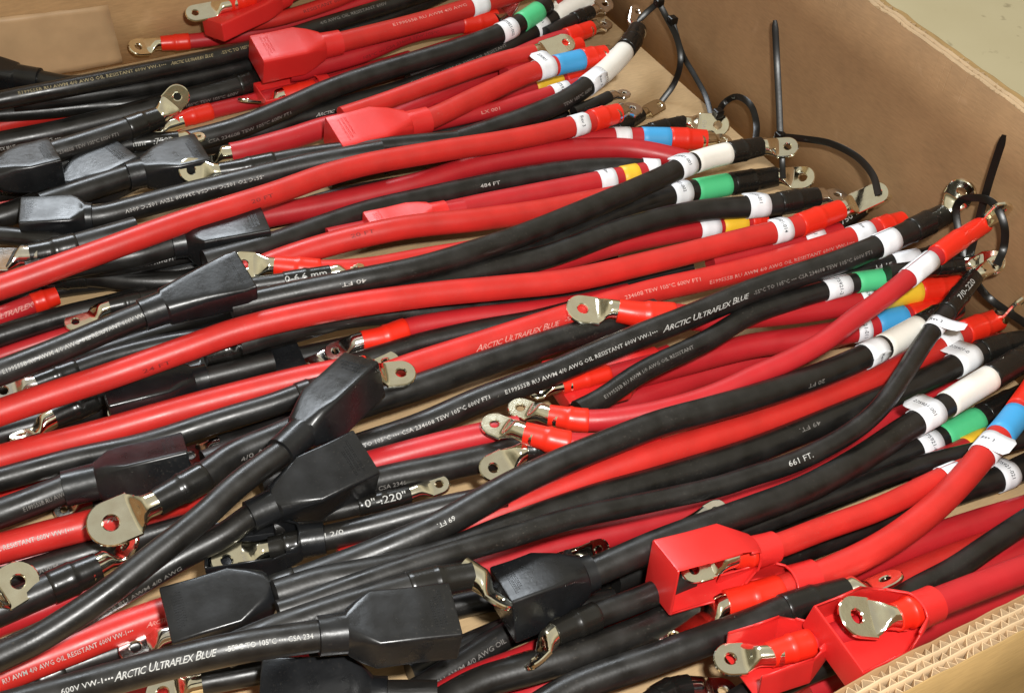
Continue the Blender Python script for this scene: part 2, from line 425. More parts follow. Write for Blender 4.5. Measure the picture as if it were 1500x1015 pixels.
def cable(label, col, r, pts, *parts, cut=None, zadd=0.0, low=None):
    """r in mm; pts = pixels of the photograph through which the cable runs, resting on what lies under it"""
    global PREV
    r = r*.001; pts = [(float(p[0]), float(p[1])) for p in pts]
    px = resample(catmull(pts, 8), 7.0)
    rad = np.full(len(px), r)
    boots = [p for p in parts if p[0] == 'boot']
    def mask(a, e):
        ia = int(np.argmin(np.abs(px[:, 0]-a))) if not isinstance(a, tuple) else int(np.argmin((px[:, 0]-a[0])**2+(px[:, 1]-a[1])**2))
        m = np.zeros(len(px), bool)
        if e == 0: m[:ia+1] = True
        else: m[ia:] = True
        return m
    for b in boots:
        rad = np.where(mask(b[2], b[1]), np.maximum(rad, b[4]*.0005), rad)
    for p in parts:
        if p[0] == 'shrink': rad = np.where(mask(p[2], p[1]), np.maximum(rad, r+.001), rad)
    z = solve(px, rad)+zadd
    vis = (px[:, 0] > 0) & (px[:, 0] < 1500) & (px[:, 1] > 0) & (px[:, 1] < 1015)
    zm = float(z[vis].mean() if vis.any() else z.mean())
    sc = min(1.03, (CAMH-zm)/(CAMH-.035)); r = r*sc; rad = rad*sc
    z = solve(px, rad)+zadd
    ZLOG.append((zm, r, label))
    if low: k_ = int(np.argmin(abs(px[:, 0]-low))); z[:k_] = np.minimum(z[:k_], z[k_]) if pts[0][0] < low else z[:k_]
    # beyond the frame: run on into the box
    P = lift(px, z)
    ext = []
    for e in (0, -1):
        u, v = px[e]
        if (u < -5 or u > 1503 or v > 1020 or v < -5) and not any(b[1] == e for b in parts if b[0] in ('boot', 'lug')):
            d = P[0]-P[2] if e == 0 else P[-1]-P[-3]
            d[2] = 0; d /= np.linalg.norm(d); n = 8
            if d[0] > 0: room = min(.1, (.80-P[e][0])/max(d[0], .05))
            else: room = .1
            if d[1] < 0: room = min(room, (P[e][1]-.225)/max(-d[1], .05))
            if room > .01:
                E = np.array([P[e]+d*room*(k+1)/n for k in range(n)])
                P = np.vstack([E[::-1], P]) if e == 0 else np.vstack([P, E])
    path = Path(P)
    e0 = empty('battery_cable', P[len(P)//2]*[1, 1, 0], label, 'cable', GROUP)
    j0, j1 = 0, path.len
    if cut:
        for e, a in cut:
            if e == 0: j0 = path.find(a)
            else: j1 = path.find(a)
    jb0, jb1 = j0, j1
    for b in boots:
        if not b[5].get('open'):
            q = path.find(b[2])
            if b[1] == 0: jb0 = max(jb0, q-.012)
            else: jb1 = min(jb1, q+.012)
    for p in parts:
        if p[0] == 'shrink':
            q = path.find(p[2])
            if p[1] == 0: jb0 = max(jb0, j0+(q-j0)*.62)
            else: jb1 = min(jb1, j1-(j1-q)*.62)
    tube('jacket', path, jb0, jb1, r, JM[col], e0)
    reg = [(path.P, r+.0004)]
    for p in parts:
        k = p[0]
        if k == 'shrink':
            e, a, m = p[1:4]; q = path.find(a); t = .0009
            tip = j0 if e == 0 else j1
            L = abs(q-tip); sg = 1 if tip > q else -1
            prof = [(q, r+t*.5), (q+sg*.0005, r+t), (q+sg*L*.40, r+t), (q+sg*L*.47, r+t*1.35), (q+sg*L*.56, r*.93+t), (q+sg*L*.85, r*.88+t), (q+sg*L, r*.86+t)]
            if L < .012: prof = [(q, r+t), (tip, r+t)]
            prof = sorted(prof)
            tube('heat_shrink', path, min(q, tip), max(q, tip), prof, SK if m == 'K' else SR, e0, ds=.003, ang=60)
        elif k == 'band':
            band(path, r, path.find(p[1]), path.find(p[2]), {'W': WB, 'G': GB, 'B': BB, 'Y': YB, 'K': SK}[p[3]], e0)
        elif k == 'label':
            o_ = p[3] if len(p) > 3 else {}
            wrap(path, r, path.find(p[1]), path.find(p[2]), e0, o_.get('t'), o_.get('flag', 0), o_.get('fa', -25), toff=o_.get('to', 0), rev=o_.get('rev', False))
        elif k == 'print':
            a, b, txt = p[1:4]; o_ = p[4] if len(p) > 4 else {}
            s0, s1 = path.find(a), path.find(b)
            extra = .0012 if o_.get('sh') else 0
            printed(path, r+extra, txt, s0, s1, e0, o_.get('m', PW if col == 'K' else PP), o_.get('f', 0), o_.get('flip', False), o_.get('h', .0034)*sc*.93, o_.get('script', False))
        elif k == 'lug':
            e, tip = p[1], p[2]; w = p[3]*.00101*sc; o_ = p[4] if len(p) > 4 else {}
            q = j0 if e == 0 else j1
            Pb, Tb, _, _ = path.at(np.array(q)); dirn = -Tb if e == 0 else Tb
            zt = max(need1(tip[0], tip[1], .002), Pb[2]-.6*r+o_.get('dz', 0)) if 'z' not in o_ else o_['z']
            zt = min(zt, Pb[2]+.03) if 'dz' not in o_ else Pb[2]+o_['dz']
            zt = max(zt, float(wallz(np.array([float(tip[0])]), np.array([float(tip[1])]), np.array([.004]))[0]))
            Pt = unp(tip[0], tip[1], z=zt+.4*r)
            X = Pt-Pb; L = max(np.linalg.norm(X), .018)
            rb = r*.84; L = min(max(L, w*1.15+.010), .075)
            me = lug_mesh(w, L, o_.get('hole', w*.165), rb, math.radians(o_.get('bend', 0)))
            me.materials.append(TIN2 if o_.get('dull') else TIN)
            lo = bpy.data.objects.new('terminal_lug', me); C.objects.link(lo)
            f_ = o_.get('face', 0); cd = CAM-Pb; cd = cd/np.linalg.norm(cd)
            place(lo, Pb, X, np.array([0, 0, 1.])*(1-f_)+cd*f_, o_.get('roll', 0), e0)
            mw = np.array(lo.matrix_basis)
            if o_.get('mark'):
                V, F = glyphs(o_['mark']); hh = w*.2; s_ = hh/.7
                XX = L-w*1.08-(V[:, 1]-.35)*s_*-1; YY = (V[:, 0]-V[:, 0].mean())*s_
                V3 = np.c_[XX, YY, np.full(len(V), -rb*.55+.0016+.0001)]
                W3 = (np.c_[V3, np.ones(len(V3))] @ mw.T)[:, :3]
                obj('stamped_size', W3, F, TIN2, e0, smooth=False)
            xs = np.linspace(.008, L-.004, 5)
            cc = [(mw @ np.array([x, y, -rb*.55, 1]))[:3] for x in xs for y in (-w*.3, 0, w*.3)]
            reg.append((np.array(cc), .0025))
        elif k == 'boot':
            e, a, Wd, Ht, o_ = p[1], p[2], p[3]*.001*sc, p[4]*.001*sc, p[5]
            q = path.find(a); Pa = path.at(np.array(q))[0]; Pe = path.P[0] if e == 0 else path.P[-1]
            X = Pe-Pa; L = np.linalg.norm(X)
            V, F = boot_mesh(r, L, Wd, Ht, o_.get('open'), o_.get('sl', .24), o_.get('fl', .55))
            bo = obj('rubber_boot', V, F, BK if col == 'K' else BR)
            for me_ in [bo.data]: finish(me_, True, 28)
            if o_.get('m'): bo.data.materials[0] = o_['m']
            place(bo, Pa, X, np.array([0, 0, 1.]), o_.get('roll', 0), e0)
            if o_.get('open'):
                sd = bo.modifiers.new('wall', 'SOLIDIFY'); sd.thickness = .0016; sd.offset = -1
            else:                              # rows of small moulded relief near the closed end, and the gate mark
                rv = []; rf = []
                rng = random.Random(int(abs(pts[0][0])*7))
                for row, xx in enumerate((.90, .865, .83)):
                    y = -Wd*.36+rng.random()*.003
                    while y < Wd*.34-row*.003:
                        w1 = .0009+rng.random()*.0006
                        for seg in range(2):
                            x_ = L*xx+(seg-.5)*.0011*rng.uniform(.7, 1.3); k0 = len(rv); z_ = Ht/2
                            for dx, dy in ((-.00028, 0), (.00028, 0), (.00028, w1), (-.00028, w1)): rv.append((x_+dx, y+dy, z_-.0002))
                            for dx, dy in ((-.00022, .0001), (.00022, .0001), (.00022, w1-.0001), (-.00022, w1-.0001)): rv.append((x_+dx, y+dy, z_+.00018))
                            rf += [(k0+4, k0+5, k0+6, k0+7)]+[(k0+i, k0+(i+1) % 4, k0+4+(i+1) % 4, k0+4+i) for i in range(4)]
                        y += w1+.0006
                ro = obj('moulded_relief', rv, rf, bo.data.materials[0], smooth=False)
                place(ro, Pa, X, np.array([0, 0, 1.]), o_.get('roll', 0), e0)
            mw = np.array(bo.matrix_basis)
            rb_ = Ht*.42 if not o_.get('open') else Ht*.3
            cc = [(mw @ np.array([x, y, 0, 1]))[:3] for x in np.linspace(L*.5, L-rb_, 6) for y in np.linspace(-Wd/2+rb_, Wd/2-rb_, 3)]
            reg.append((np.array(cc), rb_))
    for P_, r_ in reg: register(P_, r_)
    return path
# ---------------------------------------------------------------- the box
X0, Y0, Y1, HB, TH = 0.822, 0.207, 1.192, 0.2085, 0.016
XL = -0.36
floor = None
def slab(name, x0, x1, y0, y1, z0, z1, m, parent=None):
    V = [(x, y, z) for x in (x0, x1) for y in (y0, y1) for z in (z0, z1)]
    F = [(0, 1, 3, 2), (4, 6, 7, 5), (0, 4, 5, 1), (2, 3, 7, 6), (0, 2, 6, 4), (1, 5, 7, 3)]
    return obj(name, V, F, m, parent, smooth=False)
def grid_wall(name, a, b, z0, z1, m, parent, amp, seed, axis):
    """one paper liner standing between points a and b, slightly wavy, with a ragged cut top"""
    rng = np.random.default_rng(seed); n = 160; t = np.linspace(0, 1, n); a = np.array(a, float); b = np.array(b, float)
    L = np.linalg.norm(b-a); nrm = np.array([-(b-a)[1], (b-a)[0]])/L
    w = amp*np.interp(t, np.linspace(0, 1, 26), rng.normal(0, 1, 26)); top = z1+np.interp(t, np.linspace(0, 1, 120), rng.normal(0, .0006, 120))
    V = []
    zs = np.linspace(0, 1, 5)
    for i in range(n):
        for kz in zs:
            p = a+(b-a)*t[i]+nrm*w[i]*(.3+.7*kz); V.append((p[0], p[1], z0+(top[i]-z0)*kz))
    nz = len(zs); F = [(i*nz+j, (i+1)*nz+j, (i+1)*nz+j+1, i*nz+j+1) for i in range(n-1) for j in range(nz-1)]
    o = obj(name, V, F, m, parent)
    sd = o.modifiers.new('paper', 'SOLIDIFY'); sd.thickness = .0008; sd.offset = 0
    return o
def fluting(a, b, inward, z0, z1, width, parent, pitch, seed):
    rng = random.Random(seed); a = Vector(a); b = Vector(b); L = (b-a).length; d = (b-a)/L; nv = Vector(inward)
    n = int(L/pitch*2); V = []; F = []
    for i in range(n+1):
        p = a+d*(i*pitch/2+rng.uniform(-.24, .24)*pitch)+nv*((rng.uniform(.03, .2) if i % 2 else rng.uniform(.8, .97))*width)
        z = z1-rng.random()*.0026
        V += [(p.x, p.y, z0), (p.x, p.y, z)]
    F = [(2*i, 2*i+2, 2*i+3, 2*i+1) for i in range(n)]
    o = obj('corrugated_fluting', V, F, CE, parent, smooth=False); o['kind'] = 'stuff'
    sd = o.modifiers.new('paper', 'SOLIDIFY'); sd.thickness = .0006; sd.offset = 0
    return o
box = empty('cardboard_box', ((X0+XL)/2, (Y0+Y1)/2, 0), 'open brown corrugated cardboard box holding all the red and black battery cables', 'box')
slab('box_floor', XL, X0+TH, Y0-TH, Y1+TH, -.012, -.001, CF, box)
def wall(a, b, outward, seed, kin, name='box_wall'):
    o = np.array(outward, float); a = np.array(a, float); b = np.array(b, float)
    offs = [0, TH/3, TH*2/3, TH]
    for i, of in enumerate(offs):
        m = kin if i == 0 else (CO if i == 3 else CE)
        grid_wall(name if i in (0, 3) else 'inner_liner', a+o*of, b+o*of, -.001 if i in (0, 3) else HB-.03, HB, m, box, .0007, seed*10 if True else i, 0)
    for i in range(3):
        fluting(tuple(a+o*offs[i]), tuple(b+o*offs[i]), tuple(o), HB-.028, HB-.0006, TH/3, box, .0058, seed*7+i)
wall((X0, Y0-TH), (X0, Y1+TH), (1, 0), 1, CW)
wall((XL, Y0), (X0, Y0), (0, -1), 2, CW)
wall((XL, Y1), (X0, Y1), (0, 1), 3, CW_LIT)
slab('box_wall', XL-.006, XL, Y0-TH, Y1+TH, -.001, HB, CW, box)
# loose flap of lighter board with tape standing against the far wall
tp = [unp(-30, 30, y=Y1-.004), unp(158, 8, y=Y1-.004), unp(180, 92, y=Y1-.010), unp(-30, 130, y=Y1-.012)]
def strip(name, q, m, parent, n=10, wob=.0008):
    V = []; F = []; q = [np.array(p) for p in q]; rng = random.Random(3)
    for i in range(n+1):
        for j in range(n+1):
            a, b = i/n, j/n; p = (q[0]*(1-a)+q[1]*a)*(1-b)+(q[3]*(1-a)+q[2]*a)*b; V.append((p[0], p[1]+rng.uniform(-wob, wob), p[2]))
    F = [(i*(n+1)+j, (i+1)*(n+1)+j, (i+1)*(n+1)+j+1, i*(n+1)+j+1) for i in range(n) for j in range(n)]
    o = obj(name, V, F, m, parent); sd = o.modifiers.new('t', 'SOLIDIFY'); sd.thickness = .0006; sd.offset = 0; return o
strip('packing_tape', tp, TAPE, box)
# ground outside
G = bpy.data.materials.new('concrete_floor_paint'); G.use_nodes = True
gn = G.node_tree.nodes; gl = G.node_tree.links; gb = gn['Principled BSDF']; gb.inputs['Roughness'].default_value = .45
gt = gn.new('ShaderNodeTexCoord'); g1 = gn.new('ShaderNodeTexNoise'); g1.inputs['Scale'].default_value = 5; g1.inputs['Detail'].default_value = 9
g2 = gn.new('ShaderNodeTexNoise'); g2.inputs['Scale'].default_value = 45; g2.inputs['Detail'].default_value = 5
for q in (g1, g2): gl.new(gt.outputs['Object'], q.inputs['Vector'])
r1 = gn.new('ShaderNodeValToRGB'); r1.color_ramp.elements[0].position = .3; r1.color_ramp.elements[1].position = .7
r1.color_ramp.elements[0].color = (.46, .39, .23, 1); r1.color_ramp.elements[1].color = (.52, .45, .28, 1); gl.new(g1.outputs[0], r1.inputs[0])
r2 = gn.new('ShaderNodeValToRGB'); r2.color_ramp.elements[0].position = .27; r2.color_ramp.elements[1].position = .36
r2.color_ramp.elements[0].color = (.55, .52, .5, 1); r2.color_ramp.elements[1].color = (1, 1, 1, 1); gl.new(g2.outputs[0], r2.inputs[0])
mm = gn.new('ShaderNodeMix'); mm.data_type = 'RGBA'; mm.blend_type = 'MULTIPLY'; mm.inputs['Factor'].default_value = .8
gl.new(r1.outputs[0], mm.inputs['A']); gl.new(r2.outputs[0], mm.inputs['B']); gl.new(mm.outputs['Result'], gb.inputs['Base Color'])
fl = slab('floor', -6, 8, -6, 9, -.05, -.013, G); fl['kind'] = 'structure'

# ---------------------------------------------------------------- the cables, lowest first
L4 = 10.2; L2 = 8.6; L1 = 7.4; L0 = 6.0
T_FULL = 'E199555B RU AWM 4/0 AWG OIL RESISTANT 600V VW-1•••'
T_END = '-55ºC TO 105ºC ••• CSA 234608 TEW 105ºC 600V FT1'
AUB = 'Arctic Ultraflex Blue'
def cab(*a, **k): return cable(*a, **k)
# -- lowest layer, glimpsed between the others
for lab, c_, r_, p_ in (
    ('black cable deep in the pile under the long red cable at upper left', 'K', L1, [(-60,452),(80,424),(260,397),(420,352),(600,322)]),
    ('black cable on the box bottom under the longest red cable', 'K', L2, [(-60,580),(120,528),(300,474),(500,447),(700,424),(900,380)]),
    ('black cable on the box bottom below the olive boot', 'K', L2, [(-60,652),(150,596),(350,545),(520,506),(700,470)]),
    ('black cable hidden beneath the boots at lower centre', 'K', L2, [(420,968),(560,918),(700,880),(830,862),(960,820)]),
    ('black cable under the glossy blue grey boot at left', 'K', L1, [(60,735),(200,695),(330,655),(420,625)]),
    ('black cable under the red ones leading to the yellow band near the top', 'K', L2, [(480,262),(600,225),(720,195),(830,172)]),
    ('black cable low between the long red cables above the 484 FT one', 'K', L1, [(330,345),(480,292),(640,262),(800,240),(900,235)]),
    ('black cable low under the 275921-011 labelled cable', 'K', L2, [(760,400),(880,350),(1000,325),(1140,315)]),
    ('black cable below the square boot at the bottom centre', 'K', L2, [(600,985),(700,940),(790,905),(900,880)]),
    ('black cable under the big white sleeved cable at the right', 'K', L2, [(900,850),(1040,800),(1180,745),(1320,690),(1420,650)]),
    ('red cable deep in the pile under the top edge of labelled ends', 'C', L2, [(560,180),(680,128),(780,88),(850,66)]),
    ('black cable deep between the two red sleeves at the top edge', 'K', L2, [(600,120),(700,86),(790,50),(850,30)])):
    cable(lab, c_, r_, p_)
# -- far left
cab('thin red cable at the far left edge below two long black cables', 'R', L1, [(-60,200),(0,184),(70,168),(160,158),(230,150)])
cab('slim black cable lowest of the three along the far left wall', 'K', L1, [(-60,172),(60,163),(130,156),(230,148),(330,128),(420,100),(520,60)])
cab('black cable running under the big red boot near the far wall', 'K', L2, [(20,150),(70,146),(144,137),(250,120),(380,90),(470,56),(560,30),(660,-15)])
cab('red cable with tan lug and orange red sleeve beside the taped far wall', 'C', L1, [(236,64),(278,61),(380,47),(483,20),(570,-8)],
    ('shrink',0,278,'R'), ('lug',0,(190,68),20,{'roll':25}))
cab('glossy dark boot on a black cable at the far left edge beside the packing tape', 'K', L2, [(-70,98),(0,107),(60,117),(100,124),(128,123)], ('boot',0,62,30,22,{'sl':.25,'fl':.6,'roll':10}))
cab('black cable with gold print running along the far wall under the big red boot', 'K', L2, [(-60,160),(0,147),(100,128),(200,108),(300,88),(375,70),(457,43),(577,6),(640,-15)],
    ('print',30,240,'E199555B RU AWM 4/0 AWG OIL RESISTANT 600V VW-1•••',{'f':-.35,'h':.0034,'m':PG}), ('print',246,310,AUB,{'f':-.35,'h':.0038,'script':True,'m':PG}), ('print',320,366,'-55ºC TO 105ºC',{'f':-.35,'h':.0034,'m':PG}), ('print',465,560,'4/0 AWG OIL RESISTANT 600V',{'f':-.35,'m':PD,'h':.0036}))
cab('red cable at the top edge leading into the open red boot beside the far wall', 'R', L1, [(312,48),(345,38),(400,30),(480,6),(530,-15)],
    ('print',440,500,'RESISTANT 600V',{'m':PM}))
cab('red cable at the top edge with tan lug lying in a red boot', 'C', L2, [(312,44),(345,30),(400,4),(450,-20)],
    ('boot',0,420,32,20,{'open':False,'sl':.15,'fl':.4,'roll':-10}))
cab('short red cable at the very top edge with cream lug above the red boot', 'R', L1, [(335,8),(365,-2),(400,-12)],
    ('shrink',0,372,'R'), ('lug',0,(272,20),20,{'roll':25}))
cab('black cable with black sleeve ending behind the big red boot, printed white at far left', 'K', L4, [(-60,224),(0,210),(80,194),(180,170),(270,146),(345,127),(388,112)],
    ('shrink',-1,348,'K'), ('print',-8,22,'FTX BLUE',{'f':.5}), ('print',24,82,'•••1-93 AWG •••',{'f':.55}), ('print',270,340,'105ºC TEW 105ºC 600V',{'f':.6,'m':PD}))
cab('red cable with orange sleeve and gold lug lying under the pinkish bent lug', 'C', L1, [(256,182),(262,177),(310,163),(380,146),(440,130),(520,108),(600,85)],
    ('shrink',0,310,'R'), ('lug',0,(216,194),14,{'roll':-20,'bend':10}))
cab('red cable with gold lug in a pink red boot below the big red boot', 'C', L2, [(380,146),(414,140),(460,131),(520,113),(600,90),(680,64),(760,40),(800,28)],
    ('boot',0,482,34,18,{'open':True,'sl':.15,'fl':.35}), ('shrink',0,458,'R'), ('lug',0,(350,158),17,{'roll':-25,'bend':18}), ('print',455,520,'OIL RESISTANT 600V',{'f':-.3,'m':PP}), ('print',522,560,'VW-1 *** ',{'f':-.3}), ('print',545,640,AUB,{'f':-.3,'script':True}), cut=((0,414),))
cab('red cable with red sleeve and upright silver lug just left of the green banded cable', 'C', L4, [(424,106),(440,104),(460,98),(530,78),(600,50),(675,35),(728,27)],
    ('shrink',-1,675,'R'), ('lug',-1,(765,-8),22,{'dull':1,'bend':25}), ('print',525,640,'105ºC ••• CSA 234608 TEW 105ºC',{'f':.5,'m':PM}))
cab('red cable with the large red boot nearest the far wall, white label at top edge', 'R', L4, [(375,88),(430,80),(500,62),(600,37),(700,8),(770,-14)],
    ('boot',0,500,40,30,{'roll':12,'fl':.5,'sl':.22}), ('label',690,712), ('print',570,680,'E199555B RU AWM 4/0 AWG',{'f':-.4,'m':PP}))
# -- black pair by the green band
cab('black cable with white numbered label and long white sleeve at the top edge', 'K', L4, [(230,232),(300,212),(400,188),(440,174),(500,158),(582,135),(670,103),(740,72),(790,40),(850,4),(880,-14)],
    ('label',778,798,{'t':'275921-001','flag':.012,'fa':-30}), ('band',812,862,'W'), ('print',455,545,AUB,{'f':.1,'script':True}), ('print',600,735,'E199555B RU AWM 4/0 AWG OIL RESISTANT',{'f':-.35,'m':PD}))
cab('black cable with green band and 002 label at the top beside the white sleeved one', 'K', L4, [(180,240),(250,215),(350,187),(417,160),(478,133),(537,112),(603,92),(670,72),(740,46),(775,26),(800,8)],
    ('label',730,752,{'t':'275921-002'}), ('band',763,788,'G'), ('lug',-1,(812,-6),22,{'dull':1}), ('print',300,415,'CSA 234608 TEW 105ºC 600V FT1',{'f':.5,'m':PD}))
cab('short black cable stub with silver lug at the top edge behind the white sleeve', 'K', L1, [(800,50),(850,25),(866,18)], ('shrink',-1,840,'K'), ('lug',-1,(896,-2),20,{'dull':1,'roll':20}))
cab('red cable with red sleeve and round silver lug behind the white sleeved cable', 'C', L2, [(740,90),(800,64),(845,50),(866,42)], ('shrink',-1,830,'R'), ('lug',-1,(888,28),22,{'dull':1}))
cab('red cable with red sleeve ending just above the blue banded end', 'C', L2, [(740,110),(800,84),(850,66)], ('shrink',-1,815,'R'))
cab('red cable with a yellow band half hidden under the blue banded cable', 'C', L2, [(640,165),(700,150),(785,128),(850,112),(868,106)], ('band',783,822,'Y'), ('shrink',-1,826,'R'), ('lug',-1,(896,98),17,{'dull':1}))
cab('red cable ending in a bare silver lug left of the blue banded end', 'R', L2, [(500,170),(560,150),(640,121),(730,90),(782,77)], ('lug',-1,(842,56),22,{'roll':25}))
cab('red cable passing under the red boot with a rounded silver lug at left', 'C', L4, [(338,226),(350,224),(420,205),(490,184),(575,175)], ('lug',0,(302,230),19,{'roll':-10}))
cab('black cable with plain white label half hidden below the thin red 002 cable', 'K', L2, [(560,215),(650,195),(760,163),(800,150),(850,140)], ('label',758,774), ('print',715,735,'LT 001',{'f':.3,'m':PD}))
cab('thin red cable with 002 label under the olive black cable with white sleeve', 'C', L1, [(540,200),(640,180),(720,162),(800,139),(850,124)], ('label',805,830,{'t':'275921-002'}), ('print',700,725,'LX 001',{'f':0,'m':PP}))
cab('red cable with the second red boot, blue band and white 275921 label', 'R', L4, [(488,212),(540,205),(627,176),(700,142),(780,106),(850,88),(886,80)],
    ('boot',0,627,42,32,{'roll':10,'fl':.55,'sl':.22}), ('shrink',-1,854,'R'), ('band',812,850,'B'), ('label',785,806,{'t':'275921','flag':.012,'fa':-10}), ('lug',-1,(905,72),17,{'dull':1}))
cab('black cable with slim white label tucked behind the 002 labelled red cable', 'K', L1, [(640,212),(720,185),(790,162),(840,148)], ('label',788,808))
cab('black cable with short white label and broad white sleeve reaching the far corner', 'K', L4, [(560,240),(640,215),(710,193),(780,168),(830,146),(865,122),(898,94),(926,60),(934,44)],
    ('shrink',-1,916,'K'), ('band',876,914,'W'), ('label',858,878,{'t':'Rev 3','flag':.006,'fa':60}), ('print',815,855,'TEW 105ºC 600V',{'f':.4,'m':PD}), ('lug',-1,(930,14),17,{'bend':20,'roll':-25,'dull':1}))
# -- far left boots
cab('red cable at left edge below the boot with moulded text', 'R', L4, [(-60,312),(0,297),(40,284),(75,270),(120,250)])
cab('slim black printed cable at left edge between boot and red cable', 'K', L1, [(-60,290),(0,283),(40,275),(80,266),(120,258)], ('print',2,60,'600-T••• AWG',{'f':.1,'m':PD}))
cab('black cable with white .750 printed sleeve under the dark boots at left', 'K', L1, [(60,250),(120,232),(190,212),(262,204)], ('shrink',-1,195,'K'), ('print',196,252,'mm   .750"-',{'f':0,'h':.0055,'sh':1}), ('lug',-1,(285,198),13,{}))
cab('black cable at the left edge ending in a black sleeve and upright pink lug', 'K', L4, [(-60,258),(0,243),(83,222),(184,190),(234,172)],
    ('shrink',-1,184,'K'), ('lug',-1,(262,140),22,{'roll':60,'dz':.014}), ('print',85,168,'234608 TEW 105ºC 600V FT1',{'f':.15,'m':PD}), ('boot',0,-20,20,20,{'open':False}))
cab('dark boot with bright upright edge at left, third from the far wall', 'K', L4, [(186,236),(130,262),(75,290),(0,318),(-50,330)], ('boot',0,72,44,34,{'sl':.2,'fl':.6}))
cab('large black boot with moulded text at far left edge', 'K', L4, [(84,236),(40,246),(-20,262),(-70,272)], ('boot',0,-30,38,28,{'sl':.2,'fl':.6}))
cab('wide black boot behind the small tan lug, below the .750 sleeve', 'K', L4, [(298,234),(250,240),(195,256),(120,280),(60,300)], ('boot',0,185,44,30,{'sl':.2,'fl':.6}))
cab('black cable with small tan lug facing up in front of the wide black boot', 'K', L2, [(322,252),(360,246),(430,232),(500,222),(590,212),(670,205)], ('shrink',0,400,'K'), ('lug',0,(272,248),22,{'roll':45,'mark':'4/0','dz':.004}))
cab('black cable at left edge with upside down white print and olive boot', 'K', L4, [(32,324),(90,320),(142,318),(200,304),(260,288),(350,266),(450,242),(560,222)],
    ('boot',0,138,34,26,{'sl':.1,'fl':.3,'roll':4}), ('print',180,385,'-55ºC TO 105ºC ••• CSA 234608 TEW 105ºC 600V',{'f':.1,'flip':True}))
cab('thin black cable at left edge just below the olive boot', 'K', L1, [(-60,345),(0,345),(60,351),(120,357),(180,357),(235,340)])
cab('black cable lying flat in the pile below the long red cable at left', 'K', L2, [(60,412),(128,405),(200,412),(267,411),(330,396)], ('shrink',0,126,'K'))
cab('black cable with dim print below the glossy boot end near the left', 'K', L1, [(120,395),(200,388),(260,376),(340,362)], ('print',205,255,'TEW AWG FT1',{'f':.1,'m':PW}))
cab('big silver lug on black cable at the left edge above the red cable', 'K', L4, [(44,374),(80,368),(140,352),(200,335)], ('shrink',0,110,'K'), ('lug',0,(-28,374),34,{'roll':-8,'dull':1}))
# -- middle left bottom
cab('slim red cable at left edge, lower of the pair below the glossy grey boot', 'C', L0, [(-60,520),(0,505),(80,486),(140,470)])
cab('red cable with red sleeve and script lettering at the left edge', 'C', L1, [(-60,482),(0,463),(45,446),(84,433)], ('shrink',-1,44,'R'), ('print',-8,46,'Ultraflex',{'f':0,'script':True,'h':.005}))
cab('black cable at left edge directly below the red one with script lettering', 'K', L2, [(-60,512),(0,492),(85,466),(150,450),(215,434)])
cab('red strand of cable between two black ones below the open black boot at left', 'C', L0, [(-60,545),(0,522),(80,495),(150,474)])
cab('small pink reflecting lug in an open black boot left of the glossy grey boot', 'K', L1, [(160,450),(205,440),(270,425),(330,412)], ('shrink',0,206,'K'), ('lug',0,(94,474),17,{'roll':10}))
cab('silver ring lug on black sleeve at the left edge above the long red cable', 'K', L1, [(52,562),(100,545),(160,524),(240,504),(330,490)], ('shrink',0,110,'K'), ('lug',0,(-8,572),19,{'dull':1,'roll':20}))
cab('black cable with bulging black sleeve and flat silver lug beside the olive boot', 'K', L2, [(78,612),(135,586),(200,560),(280,538)], ('shrink',0,140,'K'), ('lug',0,(14,645),17,{'roll':-25,'bend':10}))
cab('black printed cable lying below the olive boot with white letters', 'K', L1, [(180,612),(230,594),(290,575),(360,552)], ('print',205,275,'E199555B RU AWM',{'f':0}))
cab('small flat gold lug peeking out below the olive boot', 'K', L1, [(216,588),(260,575),(320,560)], ('lug',0,(156,605),14,{'roll':10}))
cab('big square dark boot behind the upright boot near the centre left', 'K', L4, [(436,520),(380,530),(290,552),(262,560)], ('boot',0,276,46,26,{'sl':.1,'fl':.2,'roll':5}))
cab('olive tinted black boot between the two long red cables at left', 'K', L2, [(156,590),(230,572),(310,552),(400,530)], ('boot',0,308,40,26,{'sl':.14,'fl':.42,'roll':-6,'open':False}))
cab('black cable with glossy black sleeve under the long red cable left of centre', 'K', L2, [(300,520),(350,508),(440,484),(520,462),(640,448)], ('shrink',0,360,'K'))
cab('black cable curving just below the longest red cable towards the right', 'K', L2, [(350,505),(440,480),(520,464),(617,457),(700,450),(780,443),(850,430),(930,412),(1010,392)])
cab('silver lug resting beside the brown lug near the top of the upright boot', 'K', L1, [(486,518),(520,510),(560,500)], ('lug',0,(448,534),15,{'dull':1,'roll':15}))
cab('red cable with bright red sleeve and brown reflecting lug near the centre', 'C', L2, [(530,500),(563,494),(596,482),(680,467),(760,458),(850,446),(920,430)], ('shrink',0,596,'R'), ('lug',0,(486,513),17,{'roll':15,'dull':1}))
cab('black cable below the bright red sleeve near the centre', 'K', L2, [(505,536),(560,520),(620,502),(700,484),(780,470),(840,455)])
cab('long red cable at left reaching under the upright boot, ends in pinkish lug', 'R', L4, [(-60,692),(0,672),(133,638),(267,600),(350,578),(440,556),(520,540)], ('lug',-1,(575,524),22,{'roll':10}))
cab('short red cable with sleeve at the left edge above the labelled black boot', 'R', L1, [(-60,732),(0,716),(45,706),(90,692),(160,672)], ('shrink',-1,46,'R'))
cab('black cable at left edge running to a black sleeve behind the upright boot', 'K', L2, [(-60,718),(0,702),(107,673),(213,650),(320,616),(400,592),(433,580),(474,566)], ('shrink',-1,434,'K'))
